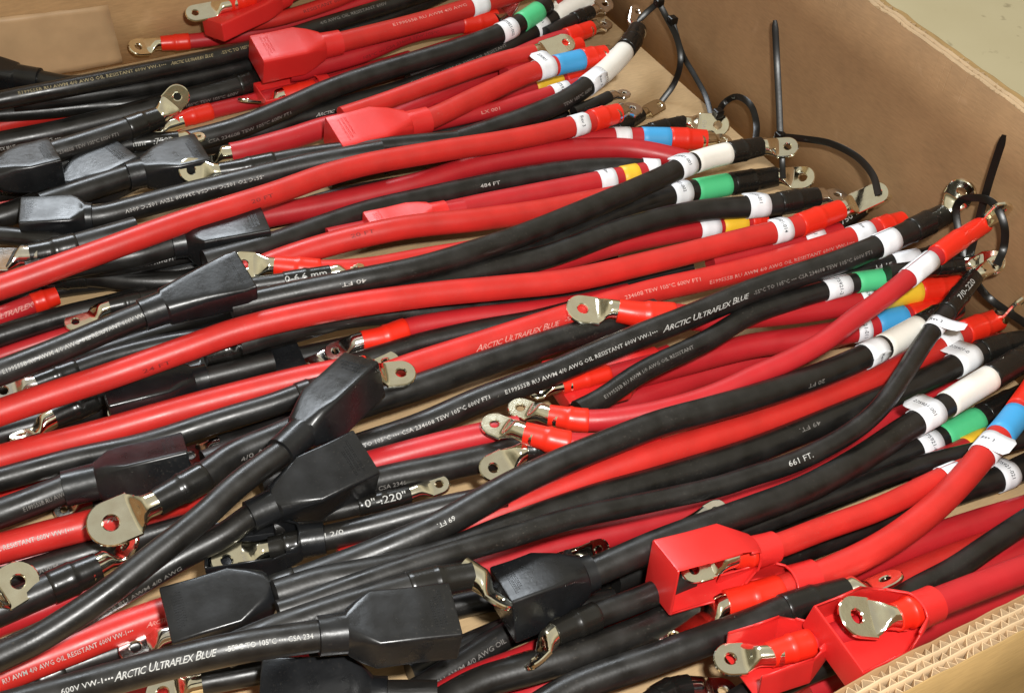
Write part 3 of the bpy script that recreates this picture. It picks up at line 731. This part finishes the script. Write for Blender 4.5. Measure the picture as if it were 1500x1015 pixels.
cab('small dull ring lug lying on bare cardboard near the left edge', 'K', L1, [(134,730),(170,722),(220,708)], ('shrink',0,160,'K'), ('lug',0,(92,744),14,{'dull':1,'roll':15}))
cab('silver lug poking from the pile below the left part of the black sleeve cable', 'K', L1, [(322,652),(360,640),(440,612)], ('lug',0,(268,668),17,{'dull':1,'roll':10}))
cab('black printed cable at left edge with glossy blue grey boot', 'K', L4, [(276,672),(220,678),(140,696),(91,717),(0,752),(-60,772)], ('boot',0,90,38,30,{'sl':.26,'fl':.5,'roll':-22}), ('print',28,92,'E199555B RU AWG',{'f':.3,'m':PD}))
cab('red strip of cable under the red printed cable at left', 'C', L1, [(-60,850),(0,830),(80,806),(150,784),(230,760)])
cab('black cable directly under the printed red cable at lower left', 'K', L2, [(0,850),(60,832),(149,804),(220,782),(300,755)], ('print',40,80,'RU AWM',{'f':.2,'m':PD}))
cab('red cable printed RESISTANT 600V VW-1 at left, under the big round lug', 'R', L4, [(-60,820),(0,803),(70,784),(149,764),(220,745),(300,722)], ('print',-2,112,'L RESISTANT 600V VW-1•••',{'f':0,'m':PW}), ('print',114,180,'Arctic',{'f':0,'script':True,'m':PW}))
# -- centre top band of cables
cab('short black cable with bent silver lug in the corner below the white sleeved end', 'K', L1, [(800,222),(870,205),(910,185),(938,168)], ('shrink',-1,900,'K'), ('lug',-1,(974,148),15,{'roll':20}))
cab('silver lug sticking out behind the red sleeve near the far corner', 'K', L0, [(840,165),(880,148),(892,142)], ('lug',-1,(922,132),14,{'dull':1}))
cab('short black cable under the broad silver lug near the far corner', 'K', L1, [(860,220),(940,196),(1002,180)], ('shrink',-1,955,'K'), ('lug',-1,(1068,184),23,{'roll':45,'mark':'4/0','dz':.008}))
cab('red cable with blue band whose red sleeve ends under the zip tied silver lug', 'C', L4, [(700,226),(780,212),(850,206),(900,203),(960,203),(1034,205)], ('shrink',-1,980,'R'), ('band',938,980,'B'), ('label',897,924), ('lug',-1,(1072,200),18,{'roll':10}))
cab('second long red cable from the far wall with rounded bare end at the white label', 'C', L4, [(330,330),(380,319),(480,300),(617,268),(700,242),(770,228),(850,219),(920,219),(985,231),(1020,242)])
cab('black box shaped boot under the long red cable at upper left', 'K', L4, [(388,335),(330,345),(255,358),(200,374),(150,382),(90,392),(40,402)], ('boot',0,250,46,32,{'sl':.14,'fl':.3,'roll':0}))
cab('long red cable from the left edge to a white label near the far corner', 'R', L4, [(-60,438),(0,421),(133,374),(267,326),(400,284),(480,256),(537,241),(643,222),(750,205),(841,185),(880,173),(906,166)], ('shrink',-1,868,'R'), ('label',838,856,{'t':'Rev 3','flag':.007,'fa':40}), ('lug',-1,(930,152),22,{'dull':1}), ('print',362,395,'20 FT',{'f':.1,'m':PM}))
cab('black cable half hidden right under the 484 FT black cable', 'K', L2, [(520,345),(600,318),(700,292),(880,262),(960,250)])
cab('black cable marked 484 FT between the red cables', 'K', L4, [(300,385),(398,358),(470,333),(537,311),(617,292),(750,264),(833,251),(900,247),(965,250)], ('print',696,724,'484 FT',{'f':.0}), ('label',940,962))
cab('red cable with white Rev label and yellow band under the 275921-001 cable', 'C', L4, [(480,352),(560,335),(620,320),(700,302),(780,286),(873,268),(945,254)], ('label',874,899,{'t':'Rev'}), ('band',908,932,'Y'))
cab('thin pink red boot edge lying over the red cables right of centre top', 'C', L1, [(540,335),(580,326),(640,312),(680,305)], ('boot',0,650,30,16,{'sl':.2,'fl':.45}))
cab('red cable curving under the 40 FT black cable left of centre', 'R', L4, [(280,430),(345,408),(403,384),(483,358),(590,334),(700,322),(793,309),(850,298),(920,285)], ('print',512,545,'20 FT',{'f':-.2,'m':PM}))
cab('red cable with round cream lug touching the black boots at left', 'R', L2, [(402,390),(435,393),(470,396),(540,392),(620,378),(720,362)], ('shrink',0,468,'R'), ('lug',0,(347,386),22,{'roll':40,'mark':'1/0','dz':.006}))
cab('black cable with 0-6.6 mm print on its sleeve and small gold lug', 'K', L1, [(300,432),(360,421),(414,413),(484,401)], ('shrink',-1,414,'K'), ('lug',-1,(532,386),16,{'roll':-14}), ('print',418,478,'0-6.6 mm',{'f':-.2,'h':.0055,'sh':1}))
cab('black cable beginning under the 40 FT cable and ending in 002 label and green band', 'K', L4, [(640,420),(760,375),(850,338),(913,310),(980,287),(1040,275),(1120,262),(1136,259)], ('shrink',-1,1070,'K'), ('band',1018,1068,'G'), ('label',982,1006,{'t':'275921-002','flag':.008,'fa':-40}), ('lug',-1,(1172,258),23,{'roll':35,'mark':'3/8','dz':.004}))
cab('slim red cable with white label and yellow band above the 014 labelled one', 'C', L2, [(700,418),(796,392),(860,372),(930,354),(1020,337),(1120,322)], ('label',1022,1048), ('band',1056,1090,'Y'), ('shrink',-1,1098,'R'))
cab('black cable with 275921-011 label and black sleeve right of centre', 'K', L4, [(520,440),(600,425),(700,400),(807,374),(913,336),(1020,310),(1100,303),(1140,299),(1196,289)], ('shrink',-1,1138,'K'), ('label',1095,1120,{'t':'275921-011','flag':.01,'fa':-40}), ('lug',-1,(1240,278),20,{'dull':1}))
cab('black cable marked 40 FT with long white sleeve and 275921 label at right', 'K', L4, [(338,450),(366,444),(440,428),(510,414),(617,392),(700,367),(765,345),(833,318),(900,290),(967,261),(1000,245),(1040,231),(1100,218),(1114,215)],
    ('shrink',-1,1064,'K'), ('band',1016,1068,'W'), ('label',988,1010,{'t':'275921-001','flag':.008,'fa':-40}), ('lug',-1,(1170,212),21,{'roll':30,'dz':.004}), ('print',495,530,'40 FT.',{'f':.1,'flip':True}))
cab('black cable with .750 sleeve standing towards the zip tied lug', 'K', L1, [(1080,395),(1150,370),(1205,345),(1264,306)], ('shrink',-1,1204,'K'), ('print',1222,1262,'.750"mm',{'f':-.1,'h':.005,'sh':1}), ('lug',-1,(1300,282),14,{}))
cab('white labelled red cable mostly hidden under the 014 labelled cable', 'C', L2, [(1040,385),(1120,366),(1190,350),(1230,340)], ('label',1176,1202,{'t':'275921','flag':.008,'fa':-20}))
cab('red cable carrying white printed label just behind the plain white banded black one', 'R', L4, [(540,560),(600,537),(700,505),(833,463),(950,428),(1030,410),(1100,393),(1180,370),(1260,345),(1322,325)], ('shrink',-1,1284,'R'), ('label',1244,1272,{'t':'Rev'}),
    ('print',690,812,'Arctic Ultraflex Blue',{'f':0.25,'script':True,'h':.005}), ('print',818,845,'-55ºC',{'f':.2}), ('print',905,1015,'234608 TEW 105ºC 600V FT1',{'f':-.1}), ('print',1033,1240,'E199555B RU AWM 4/0 AWG OIL RESISTANT 600V VW-1•••',{'f':.35}))
cab('longest red cable sweeping from left edge to the 014 label and zip tied silver lug', 'R', L4, [(-60,626),(0,604),(80,577),(160,551),(267,513),(350,484),(483,453),(617,433),(750,420),(833,411),(967,381),(1100,348),(1160,334),(1230,308)],
    ('shrink',-1,1168,'R'), ('label',1130,1156,{'t':'275921-014','flag':.006,'fa':-40}), ('lug',-1,(1302,274),20,{'roll':35,'dz':.008}), ('print',208,245,'24 FT',{'f':.5,'m':PM}))
cab('black cable printed OIL RESISTANT 600V VW-1 ending in the glossy grey boot', 'K', L4, [(362,406),(310,425),(205,463),(80,515),(0,546),(-60,568)], ('boot',0,206,42,24,{'sl':.2,'fl':.9,'roll':10}),
    ('print',6,212,'E199555B RU AWM 4/0 AWG OIL RESISTANT 600V VW-1',{'f':.0}))
# -- centre
cab('black cable with small white label marked 51 FT beside the plain white banded cable', 'K', L2, [(1000,470),(1100,438),(1200,410),(1305,387),(1400,368)], ('label',1307,1342), ('print',1276,1302,'51 FT',{'f':0,'flip':True}), ('shrink',-1,1360,'K'))
cab('unprinted black cable running just behind the long printed black cable', 'K', L4, [(300,680),(400,642),(510,600),(617,565),(700,536),(767,514),(830,494),(887,477),(960,455)])
cab('red cable with gold lug lying across the centre, yellow band at its right end', 'C', L4, [(905,455),(935,460),(990,463),(1040,468),(1100,463),(1180,455),(1249,444),(1300,434),(1345,426),(1406,418)],
    ('shrink',0,988,'R'), ('lug',0,(838,446),27,{'roll':12,'mark':'3/8'}), ('band',1290,1345,'Y'), ('shrink',-1,1346,'R'), ('label',1254,1276,{'t':'275921-0'}))
cab('broad crimson cable under the blue banded one right of centre', 'C', L4, [(780,640),(870,603),(940,581),(1020,552),(1100,528),(1200,498),(1300,470)])
cab('red cable with blue band and 011 label below the yellow banded one', 'C', L4, [(860,565),(930,550),(993,534),(1100,507),(1180,496),(1260,482),(1330,464),(1400,450)], ('band',1280,1326,'B'), ('label',1247,1270,{'t':'275921-011'}), ('shrink',-1,1330,'R'))
cab('flat pink red boot with small lug lying on it below the long printed black cable', 'C', L2, [(812,570),(850,560),(910,545),(980,520)], ('boot',0,960,50,16,{'sl':.2,'fl':.4}))
cab('short red sleeve and tiny gold lug lying on the pink red boot', 'C', L0, [(822,566),(860,555),(915,540),(960,528)], ('shrink',0,890,'R'), ('lug',0,(782,573),13,{}))
cab('black cable with green band and label ending under the white labelled red cable', 'K', L2, [(846,602),(878,586),(940,545),(1033,500),(1100,461),(1160,440),(1210,425),(1260,413),(1330,405)], ('print',880,1010,'E199555B RU AWM 1/0 AWG OIL RESISTANT',{'f':0,'m':PD,'h':.003}), ('label',1208,1240,{'t':'275921-2'}), ('band',1252,1298,'G'))
cab('long black cable with white print CSA 234608 TEW 105ºC crossing the centre', 'K', L4, [(380,705),(440,684),(523,655),(617,623),(697,588),(750,568),(807,547),(870,520),(940,491),(1020,460),(1100,427),(1170,403),(1233,382),(1297,356),(1340,336),(1388,312)],
    ('shrink',-1,1334,'K'), ('label',1282,1310), ('lug',-1,(1414,272),25,{'roll':0,'mark':'3/8','dz':.004,'face':.8}), ('print',515,713,'ºC TO 105ºC ••• CSA 234608 TEW 105ºC 600V FT1',{'f':.05}),
    ('print',734,956,T_FULL,{'f':.15}), ('print',960,1086,AUB,{'f':.2,'script':True,'h':.005}), ('print',1094,1268,T_END,{'f':.2,'m':PD}))
cab('black cable end with flat silver lug hanging in the loop of the leaning zip tie', 'K', L1, [(1300,400),(1360,392),(1410,387)], ('shrink',-1,1370,'K'), ('lug',-1,(1472,382),22,{'face':.7,'dz':.004,'mark':'3/8'}))
cab('red cable with plain white label crossing over others up to the right wall', 'C', L2, [(804,608),(863,616),(940,607),(1010,590),(1060,572),(1100,553),(1160,526),(1207,500),(1250,468),(1300,432),(1348,393),(1395,358),(1442,328)],
    ('shrink',0,862,'R'), ('lug',0,(752,590),20,{'roll':5}), ('label',1330,1364), ('shrink',-1,1372,'R'), ('lug',-1,(1474,292),18,{'roll':-10,'dz':.012}))
cab('red cable appearing between printed black cable and the ring lug', 'C', L4, [(440,712),(530,684),(617,660),(690,642),(760,628)])
cab('black cable running below the short red stretch at the centre', 'K', L4, [(440,738),(560,703),(650,684),(705,672),(760,660),(800,652)], ('print',505,590,'105ºC ••• CSA 2346',{'f':.5,'m':PD}))
cab('black cable with gold ring lug lying left of the pair of red sleeves', 'K', L2, [(770,660),(810,655),(850,656),(900,650)], ('shrink',0,800,'K'), ('lug',0,(706,692),21,{'roll':20,'mark':'3/8'}))
cab('red cable ending in red sleeve and silver lug, lower of the pair at the centre', 'C', L2, [(768,634),(838,650),(900,648),(960,630)], ('shrink',0,836,'R'), ('lug',0,(706,610),21,{'roll':5,'mark':'3/8'}))
# -- right side
cab('long red cable emerging below the 69 FT black cable, red sleeve at right', 'R', L4, [(500,825),(560,805),(640,782),(700,764),(807,722),(880,693),(967,664),(1100,623),(1233,576),(1340,528),(1400,494),(1462,468)],
    ('shrink',-1,1410,'R'), ('label',1372,1398), ('lug',-1,(1496,428),19,{'roll':10,'dz':.01}))
cab('red cable along bare cardboard at lower left below the black diagonal', 'C', L1, [(-60,945),(0,915),(60,893),(120,866),(180,840)])
cab('black cable with gold lug tip at the lower left corner', 'K', L2, [(16,1006),(60,994),(99,978),(192,946),(280,920),(390,888)], ('shrink',0,99,'K'), ('lug',0,(-14,1010),18,{}))
cab('red cable at lower left printed OIL RESISTANT 600V VW-1, ends under grey boot', 'R', L4, [(-60,1015),(0,990),(107,948),(180,919),(240,898),(300,880)], ('print',4,190,'RU AWM 4/0 AWG OIL RESISTANT 600V VW-1•••',{'f':.35,'m':PW}), ('print',212,244,'Arctic',{'f':.35,'script':True}))
cab('silver glinting lug protruding from under the left glossy boot', 'K', L1, [(254,928),(290,915),(340,905)], ('lug',0,(196,945),21,{'dull':1,'roll':10}))
cab('small black cable with .220 printed sleeve and small gold lug at centre', 'K', L0, [(400,772),(450,758),(523,742),(600,724)], ('shrink',-1,525,'K'), ('lug',-1,(658,702),15,{'roll':10}), ('print',530,590,'0"-.220"',{'f':-.1,'h':.0055,'sh':1}))
cab('black cable with gold lug resting in an open black boot above the grey boot', 'K', L2, [(302,812),(350,812),(394,804),(440,796),(480,787),(560,768),(640,746),(740,725)], ('boot',0,478,38,20,{'open':True,'sl':.2,'fl':.45,'roll':0}), ('shrink',0,440,'K'), ('lug',0,(310,824),22,{'roll':20,'mark':'3/8','dz':.004}), ('print',480,505,'I 2/0',{'f':-.2,'m':PW}), cut=((0,394),))
cab('black cable marked 69 FT from glossy grey boot to white sleeve at right', 'K', L4, [(246,912),(320,893),(398,866),(438,852),(537,815),(643,770),(700,738),(760,705),(833,672),(900,645),(967,620),(1040,600),(1100,583),(1200,550),(1275,518),(1320,494),(1400,450)],
    ('boot',0,398,42,24,{'sl':.02,'fl':.35,'roll':8}), ('band',1295,1346,'W'), ('label',1265,1290,{'t':'Rev','flag':.004,'fa':70}), ('shrink',-1,1350,'K'), ('print',634,664,'69 FT.',{'f':.0,'flip':True}), ('print',1170,1196,'20 FT',{'f':.5,'m':PD,'flip':True}),
    ('band',398,436,'K'))
cab('crimson cable under the two black cables, reappearing left of the green band', 'C', L4, [(660,848),(708,832),(833,796),(967,765),(1050,742),(1100,727),(1190,688),(1260,640),(1335,598),(1400,570)])
cab('black cable passing beneath the long red one toward the 27592 label', 'K', L4, [(404,872),(430,864),(470,852),(560,835),(650,812),(740,776),(860,733),(967,702),(1100,661),(1233,608),(1330,568),(1390,540),(1440,515),(1506,498)],
    ('label',1396,1424,{'t':'275921-0','flag':.013,'fa':-35}), ('shrink',-1,1436,'K'), ('print',1160,1192,'49 FT.',{'f':-.1,'m':PD,'flip':True}), low=455)
cab('black cable marked 661 FT rising across others with Rev 3 flag label', 'K', 7.8, [(408,896),(440,886),(500,864),(620,823),(750,785),(833,760),(950,735),(1050,713),(1100,697),(1160,678),(1207,656),(1255,627),(1290,596),(1325,547),(1350,507),(1375,472),(1400,440),(1428,405)],
    ('print',1152,1186,'661 FT.',{'f':.0,'h':.0045}), ('shrink',-1,(1388,458),'K'), ('label',(1366,489),(1376,473),{'t':'Rev 3','flag':.020,'fa':-5,'to':0,'rev':True}), ('print',(1395,447),(1414,420),'7/0-.220',{'f':.1,'h':.005,'sh':1}), ('lug',-1,(1452,388),14,{'roll':20}), low=455)
cab('black cable with 002 label and green band beside the long white sleeve at right', 'K', L4, [(1040,800),(1100,764),(1180,724),(1233,702),(1300,674),(1350,655),(1405,629),(1460,600),(1520,570)], ('label',1338,1366,{'t':'275921-002'}), ('band',1378,1432,'G'), ('shrink',-1,1440,'K'))
cab('red cable with yellow band glimpsed behind the green banded cable', 'C', L2, [(1340,690),(1400,664),(1440,645),(1500,625)], ('band',1416,1446,'Y'))
cab('thin black cable passing over the green banded one without any label', 'K', L1, [(980,835),(1050,795),(1127,762),(1233,722),(1340,683),(1430,661),(1520,636)])
cab('small gold ring lug poking up behind the square black boot', 'K', L0, [(836,814),(820,840),(800,860)], ('lug',0,(884,802),16,{'roll':20,'dz':.012}))
cab('upright silver lug half buried behind the red boot at lower right', 'K', L1, [(1008,770),(1002,792),(995,812)], ('lug',0,(1058,742),17,{'roll':20,'dull':1,'dz':.014}))
cab('black cable curving beside the ring lug at bottom toward the dark boots', 'K', L2, [(560,1055),(600,1020),(670,975),(750,926),(830,900)], ('print',590,735,'E199555B RU AWM 4/0 AWG OIL',{'f':.3,'m':PD}))
cab('big black cable with 275921-001 label, long white sleeve and square boot at lower centre', 'K', L4, [(736,886),(800,864),(868,838),(960,798),(1030,772),(1100,747),(1180,716),(1260,672),(1330,626),(1372,602),(1418,573),(1480,536),(1530,505)],
    ('boot',0,872,38,38,{'sl':.12,'fl':.55,'roll':-12}), ('label',1340,1370,{'t':'275921-001','flag':.012,'fa':-30}), ('band',1386,1448,'W'), ('shrink',-1,1452,'K'))
# bottom right fan of reds
cab('red cable highest of the fan at the right edge beneath the big curving red one', 'C', L4, [(1080,900),(1160,868),(1240,838),(1340,798),(1420,770),(1520,740)])
cab('second red cable of the fan at the right edge', 'R', L4, [(1120,930),(1200,900),(1290,862),(1400,816),(1520,775)])
cab('third red cable of the fan, passing under the diagonal black one', 'C', L4, [(1150,965),(1230,930),(1330,880),(1430,838),(1520,802)])
cab('lowest red cable lying along the near cardboard wall', 'C', L2, [(1180,1015),(1260,975),(1350,925),(1430,892),(1520,862)])
cab('red cable running low under the fan toward the bottom of the picture', 'R', L2, [(1100,1030),(1180,985),(1260,945),(1340,910)])
cab('black cable emerging at lower right under the open red boot', 'K', L4, [(1040,1060),(1100,1020),(1160,988),(1215,965),(1290,930)])
cab('crimson cable low at the bottom centre right of the small lugs', 'C', L2, [(700,1060),(780,1014),(860,985),(967,946),(1060,902),(1150,862)])
cab('red cable lying lowest beneath the square boot at bottom centre', 'C', L2, [(600,1050),(680,1000),(780,960),(880,908),(990,868),(1060,835)])
cab('diagonal black cable crossing over the red fan at the right edge', 'K', L2, [(1290,895),(1340,864),(1400,832),(1450,798),(1520,752)])
cab('flat silver lug near bottom centre left of the hooked lug', 'K', L0, [(764,967),(800,975),(850,975)], ('lug',0,(722,980),12,{'roll':0}))
cab('olive black cable from bottom centre to the 021 label at right', 'K', L4, [(600,1060),(700,1002),(780,978),(833,962),(900,940),(967,912),(1030,876),(1100,832),(1207,790),(1327,745),(1420,714),(1470,698),(1520,675)], ('label',1456,1482,{'t':'275921-021','flag':.008,'fa':-30}))
cab('black cable with small silver lug hooked beside the square boot at bottom centre', 'K', L2, [(812,928),(870,903),(950,872),(1010,845)], ('shrink',0,872,'K'), ('lug',0,(768,972),17,{'roll':-50}))
cab('red cable with white label passing behind the big curving red one', 'R', L2, [(968,846),(1030,826),(1130,802),(1200,776),(1287,745),(1377,702),(1430,680)], ('boot',0,1136,40,34,{'open':True,'sl':.2,'fl':.45,'roll':80}), ('shrink',0,1110,'R'), ('lug',0,(1000,838),19,{'roll':30}), ('label',1376,1400), cut=((0,1076),))
cab('big red cable curving from blue band and Rev 3 flag into open red boot', 'R', L4, [(1062,885),(1130,868),(1198,843),(1260,816),(1313,786),(1370,742),(1415,696),(1447,658),(1478,622),(1515,572)],
    ('label',(1438,668),(1456,646),{'t':'Rev 3','flag':.014,'fa':-5,'rev':True}), ('band',(1462,640),(1486,606),'B'), ('shrink',-1,(1490,602),'R'), ('boot',0,1192,34,26,{'open':2,'sl':.28,'fl':.5,'roll':10}), ('shrink',0,1140,'R'), ('lug',0,(968,936),22,{'roll':-15,'face':.1}), cut=((0,1062),))
cab('black cable with black sleeve and tall curved silver lug at lower right', 'K', L4, [(740,1070),(833,1011),(967,962),(1100,913),(1150,893),(1240,866)], ('shrink',-1,1146,'K'), ('lug',-1,(1318,830),24,{'roll':-48,'face':.35,'dz':.010}))
cab('crimson open boot with shiny lug in it, below the black sleeved cable at lower right', 'C', L2, [(1086,976),(1130,958),(1190,940),(1270,915)], ('boot',0,1215,42,24,{'open':2,'sl':.1,'fl':.4,'roll':-10}), ('shrink',0,1188,'R'), ('lug',0,(1066,962),22,{'roll':10}), cut=((0,1130),), zadd=.012)
cab('red cable with wide open red boot and gold lug facing up beside the near wall', 'C', L4, [(1218,950),(1250,932),(1300,908),(1367,884),(1430,860),(1520,826)],
    ('boot',0,1372,54,26,{'open':True,'sl':.2,'fl':.55,'roll':5}), ('shrink',0,1345,'R'), ('lug',0,(1248,898),29,{'roll':15,'mark':'1/2','dz':.008}), cut=((0,1308),))
cab('grey lug at the bottom edge between black sleeves right of centre', 'K', L2, [(940,1040),(985,1012),(1010,1006)], ('shrink',-1,960,'K'), ('lug',-1,(1062,1008),20,{'dull':1}))
# bottom left
cab('black sleeved cable at lower left with bent silver lug pointing up', 'K', L4, [(-60,920),(0,893),(67,864),(144,830)], ('shrink',-1,70,'K'), ('lug',-1,(196,800),20,{'roll':-30,'bend':30}))
cab('silver round lug cropped by the left edge above the black sleeved cable', 'K', L2, [(-30,885),(-60,895),(-90,905)], ('lug',0,(44,840),27,{'roll':30}))
cab('red cable at bottom left edge with silver ring lug lying on it', 'C', L2, [(120,1040),(187,1014),(280,996),(382,980),(450,960)])
cab('silver ring lug at the bottom edge on the red cable', 'K', L1, [(296,1000),(340,992),(400,980)], ('lug',0,(240,1012),21,{'roll':15}))
cab('black cable with glossy sleeve and bright bent lug pointing at the square boot', 'K', L4, [(330,955),(400,925),(470,900),(560,872),(640,852),(692,842)], ('shrink',-1,598,'K'), ('lug',-1,(726,864),20,{'roll':-40}))
cab('black cable curving out from under the diagonal into the tall boot at centre left', 'K', L2, [(534,676),(460,705),(375,750),(330,782),(267,815),(180,866),(120,900),(60,930),(0,958)], ('boot',0,366,38,34,{'sl':.2,'fl':.5,'roll':15}), ('print',120,260,'E199555B RU AWM 4/0 AWG',{'f':.7,'m':PD}))
cab('black cable with the large round stamped lug and black sleeve at left', 'K', L4, [(228,736),(299,697),(340,668),(400,642),(470,612)], ('shrink',0,299,'K'), ('lug',0,(152,768),32,{'roll':25,'mark':'1/2'}), ('print',340,440,'4/0 AWG OIL',{'f':.5,'m':PD}))
cab('long black diagonal cable with upright boot and gold lug, on top of the pile', 'K', 9.2, [(535,548),(500,585),(452,632),(410,664),(350,708),(293,760),(213,824),(160,866),(107,903),(50,938),(0,962),(-60,990)],
    ('boot',0,412,33,34,{'sl':.24,'fl':.5,'roll':-14}), ('lug',0,(610,540),23,{'roll':10,'mark':'3/8','dz':-.004}))
cab('black cable printed in white script at bottom left ending in a worn black boot', 'K', L4, [(664,908),(600,915),(458,932),(350,948),(240,973),(130,1003),(60,1022),(-40,1050)], ('boot',0,462,42,28,{'sl':.2,'fl':.4,'roll':0}),
    ('print',100,166,'600V VW-1•••',{'f':-.05}), ('print',168,318,AUB,{'f':-.05,'script':True,'h':.0055}), ('print',330,456,'-55ºC TO 105ºC ••• CSA 234',{'f':-.05}))
cab('dark boot at the bottom edge with moulded text left of centre', 'K', L4, [(384,1024),(450,1024),(570,1020),(640,1020)], ('boot',0,568,42,32,{'sl':.12,'fl':.3,'roll':10}))
# ENDC zip ties
def tie_strap(name, pts, w, parent, t=.0010, taper=0, twist=None):
    P = resample(catmull(np.array(pts), .004), .004); T = np.gradient(P, axis=0); T /= np.linalg.norm(T, axis=1)[:, None]
    vd = CAM-P; ref = vd/np.linalg.norm(vd, axis=1)[:, None] if twist is None else np.tile(np.array(twist, float), (len(P), 1))
    Bn = np.cross(T, ref); Bn /= np.linalg.norm(Bn, axis=1)[:, None]; Nn = np.cross(Bn, T)
    n = len(P); V = []; F = []
    for i in range(n):
        k = 1 if not taper else min(1, .55+(n-1-i)/(n*taper))
        for a, b in ((-1, -.6), (-.8, -1), (.8, -1), (1, -.6), (1, .6), (.8, 1), (-.8, 1), (-1, .6)): V.append(P[i]+Bn[i]*a*w/2*k+Nn[i]*b*t/2)
    F = [(i*8+j, i*8+(j+1) % 8, (i+1)*8+(j+1) % 8, (i+1)*8+j) for i in range(n-1) for j in range(8)]+[tuple(range(8))[::-1], tuple((n-1)*8+j for j in range(8))]
    return obj(name, V, F, TIE, parent)
def head(P, parent, s=.0088):
    P = np.array(P); o = slab('tie_head', P[0]-s/2, P[0]+s/2, P[1]-s/2, P[1]+s/2, P[2]-s*.45, P[2]+s*.45, TIE, parent)
    b = o.modifiers.new('bevel', 'BEVEL'); b.width = .0012; b.segments = 2
def tie(label, hd, tail, loop, w=.0062):
    e = empty('zip_tie', hd, label, 'cable tie', 'black zip ties bundling the lugs')
    head(hd, e)
    if tail: tie_strap('tail', [hd]+tail, w, e, taper=.12)
    if loop: tie_strap('loop', [hd]+loop, w, e)
xw = X0-.012
hA = unp(1143, 200, x=.79)
tie('black zip tie with its tail standing straight up before the right wall', hA,
    [unp(1141, 150, x=.797), unp(1138, 90, x=.804), unp(1135, 30, x=.806)],
    [unp(1180, 204, x=.795), unp(1215, 210, x=.80), unp(1252, 228, x=.80), unp(1278, 256, x=.785), unp(1287, 286, x=.765)])
e = None
hB = unp(1416, 395, x=.795)
tie('black zip tie with tail leaning right, loop threaded through a lug at right', hB,
    [unp(1428, 345, x=.80), unp(1448, 270, x=.806), unp(1471, 198, x=.810)],
    [unp(1402, 300, x=.80), unp(1425, 290, x=.80), unp(1455, 298, x=.80), unp(1471, 330, x=.80), unp(1470, 365, x=.80), unp(1460, 388, x=.79)])
tie('black zip tie strap running down the right edge behind the red sleeved lug', unp(1428, 412, x=.79), None,
    [unp(1448, 436, x=.80), unp(1475, 456, x=.803), unp(1502, 474, x=.803), unp(1530, 500, x=.80)])
hC = unp(965, 4, x=.80)
tie('black zip tie in the far corner with one strap down to the bent lug', hC, [unp(948, 18, x=.79), unp(934, 32, x=.78)],
    [unp(976, 25, x=.803), unp(992, 58, x=.803), unp(997, 90, x=.80), unp(988, 122, x=.795), unp(968, 150, x=.78)])
tie('second black zip tie strap in the far corner reaching the broad silver lug', unp(985, 30, x=.806), None,
    [unp(1000, 80, x=.806), unp(1018, 112, x=.804), unp(1034, 142, x=.80), unp(1042, 170, x=.79)], w=.0055)
tie('small arched black zip tie between the broad silver lug and the long white sleeve', unp(1052, 166, x=.785), None,
    [unp(1062, 150, x=.80), unp(1080, 142, x=.803), unp(1100, 155, x=.803), unp(1108, 180, x=.80), unp(1107, 208, x=.785)])
tie('short black zip tie strap dropping through the hole of the stamped lug', unp(1146, 222, x=.775), None,
    [unp(1146, 238, x=.773), unp(1147, 262, x=.768)], w=.0055)
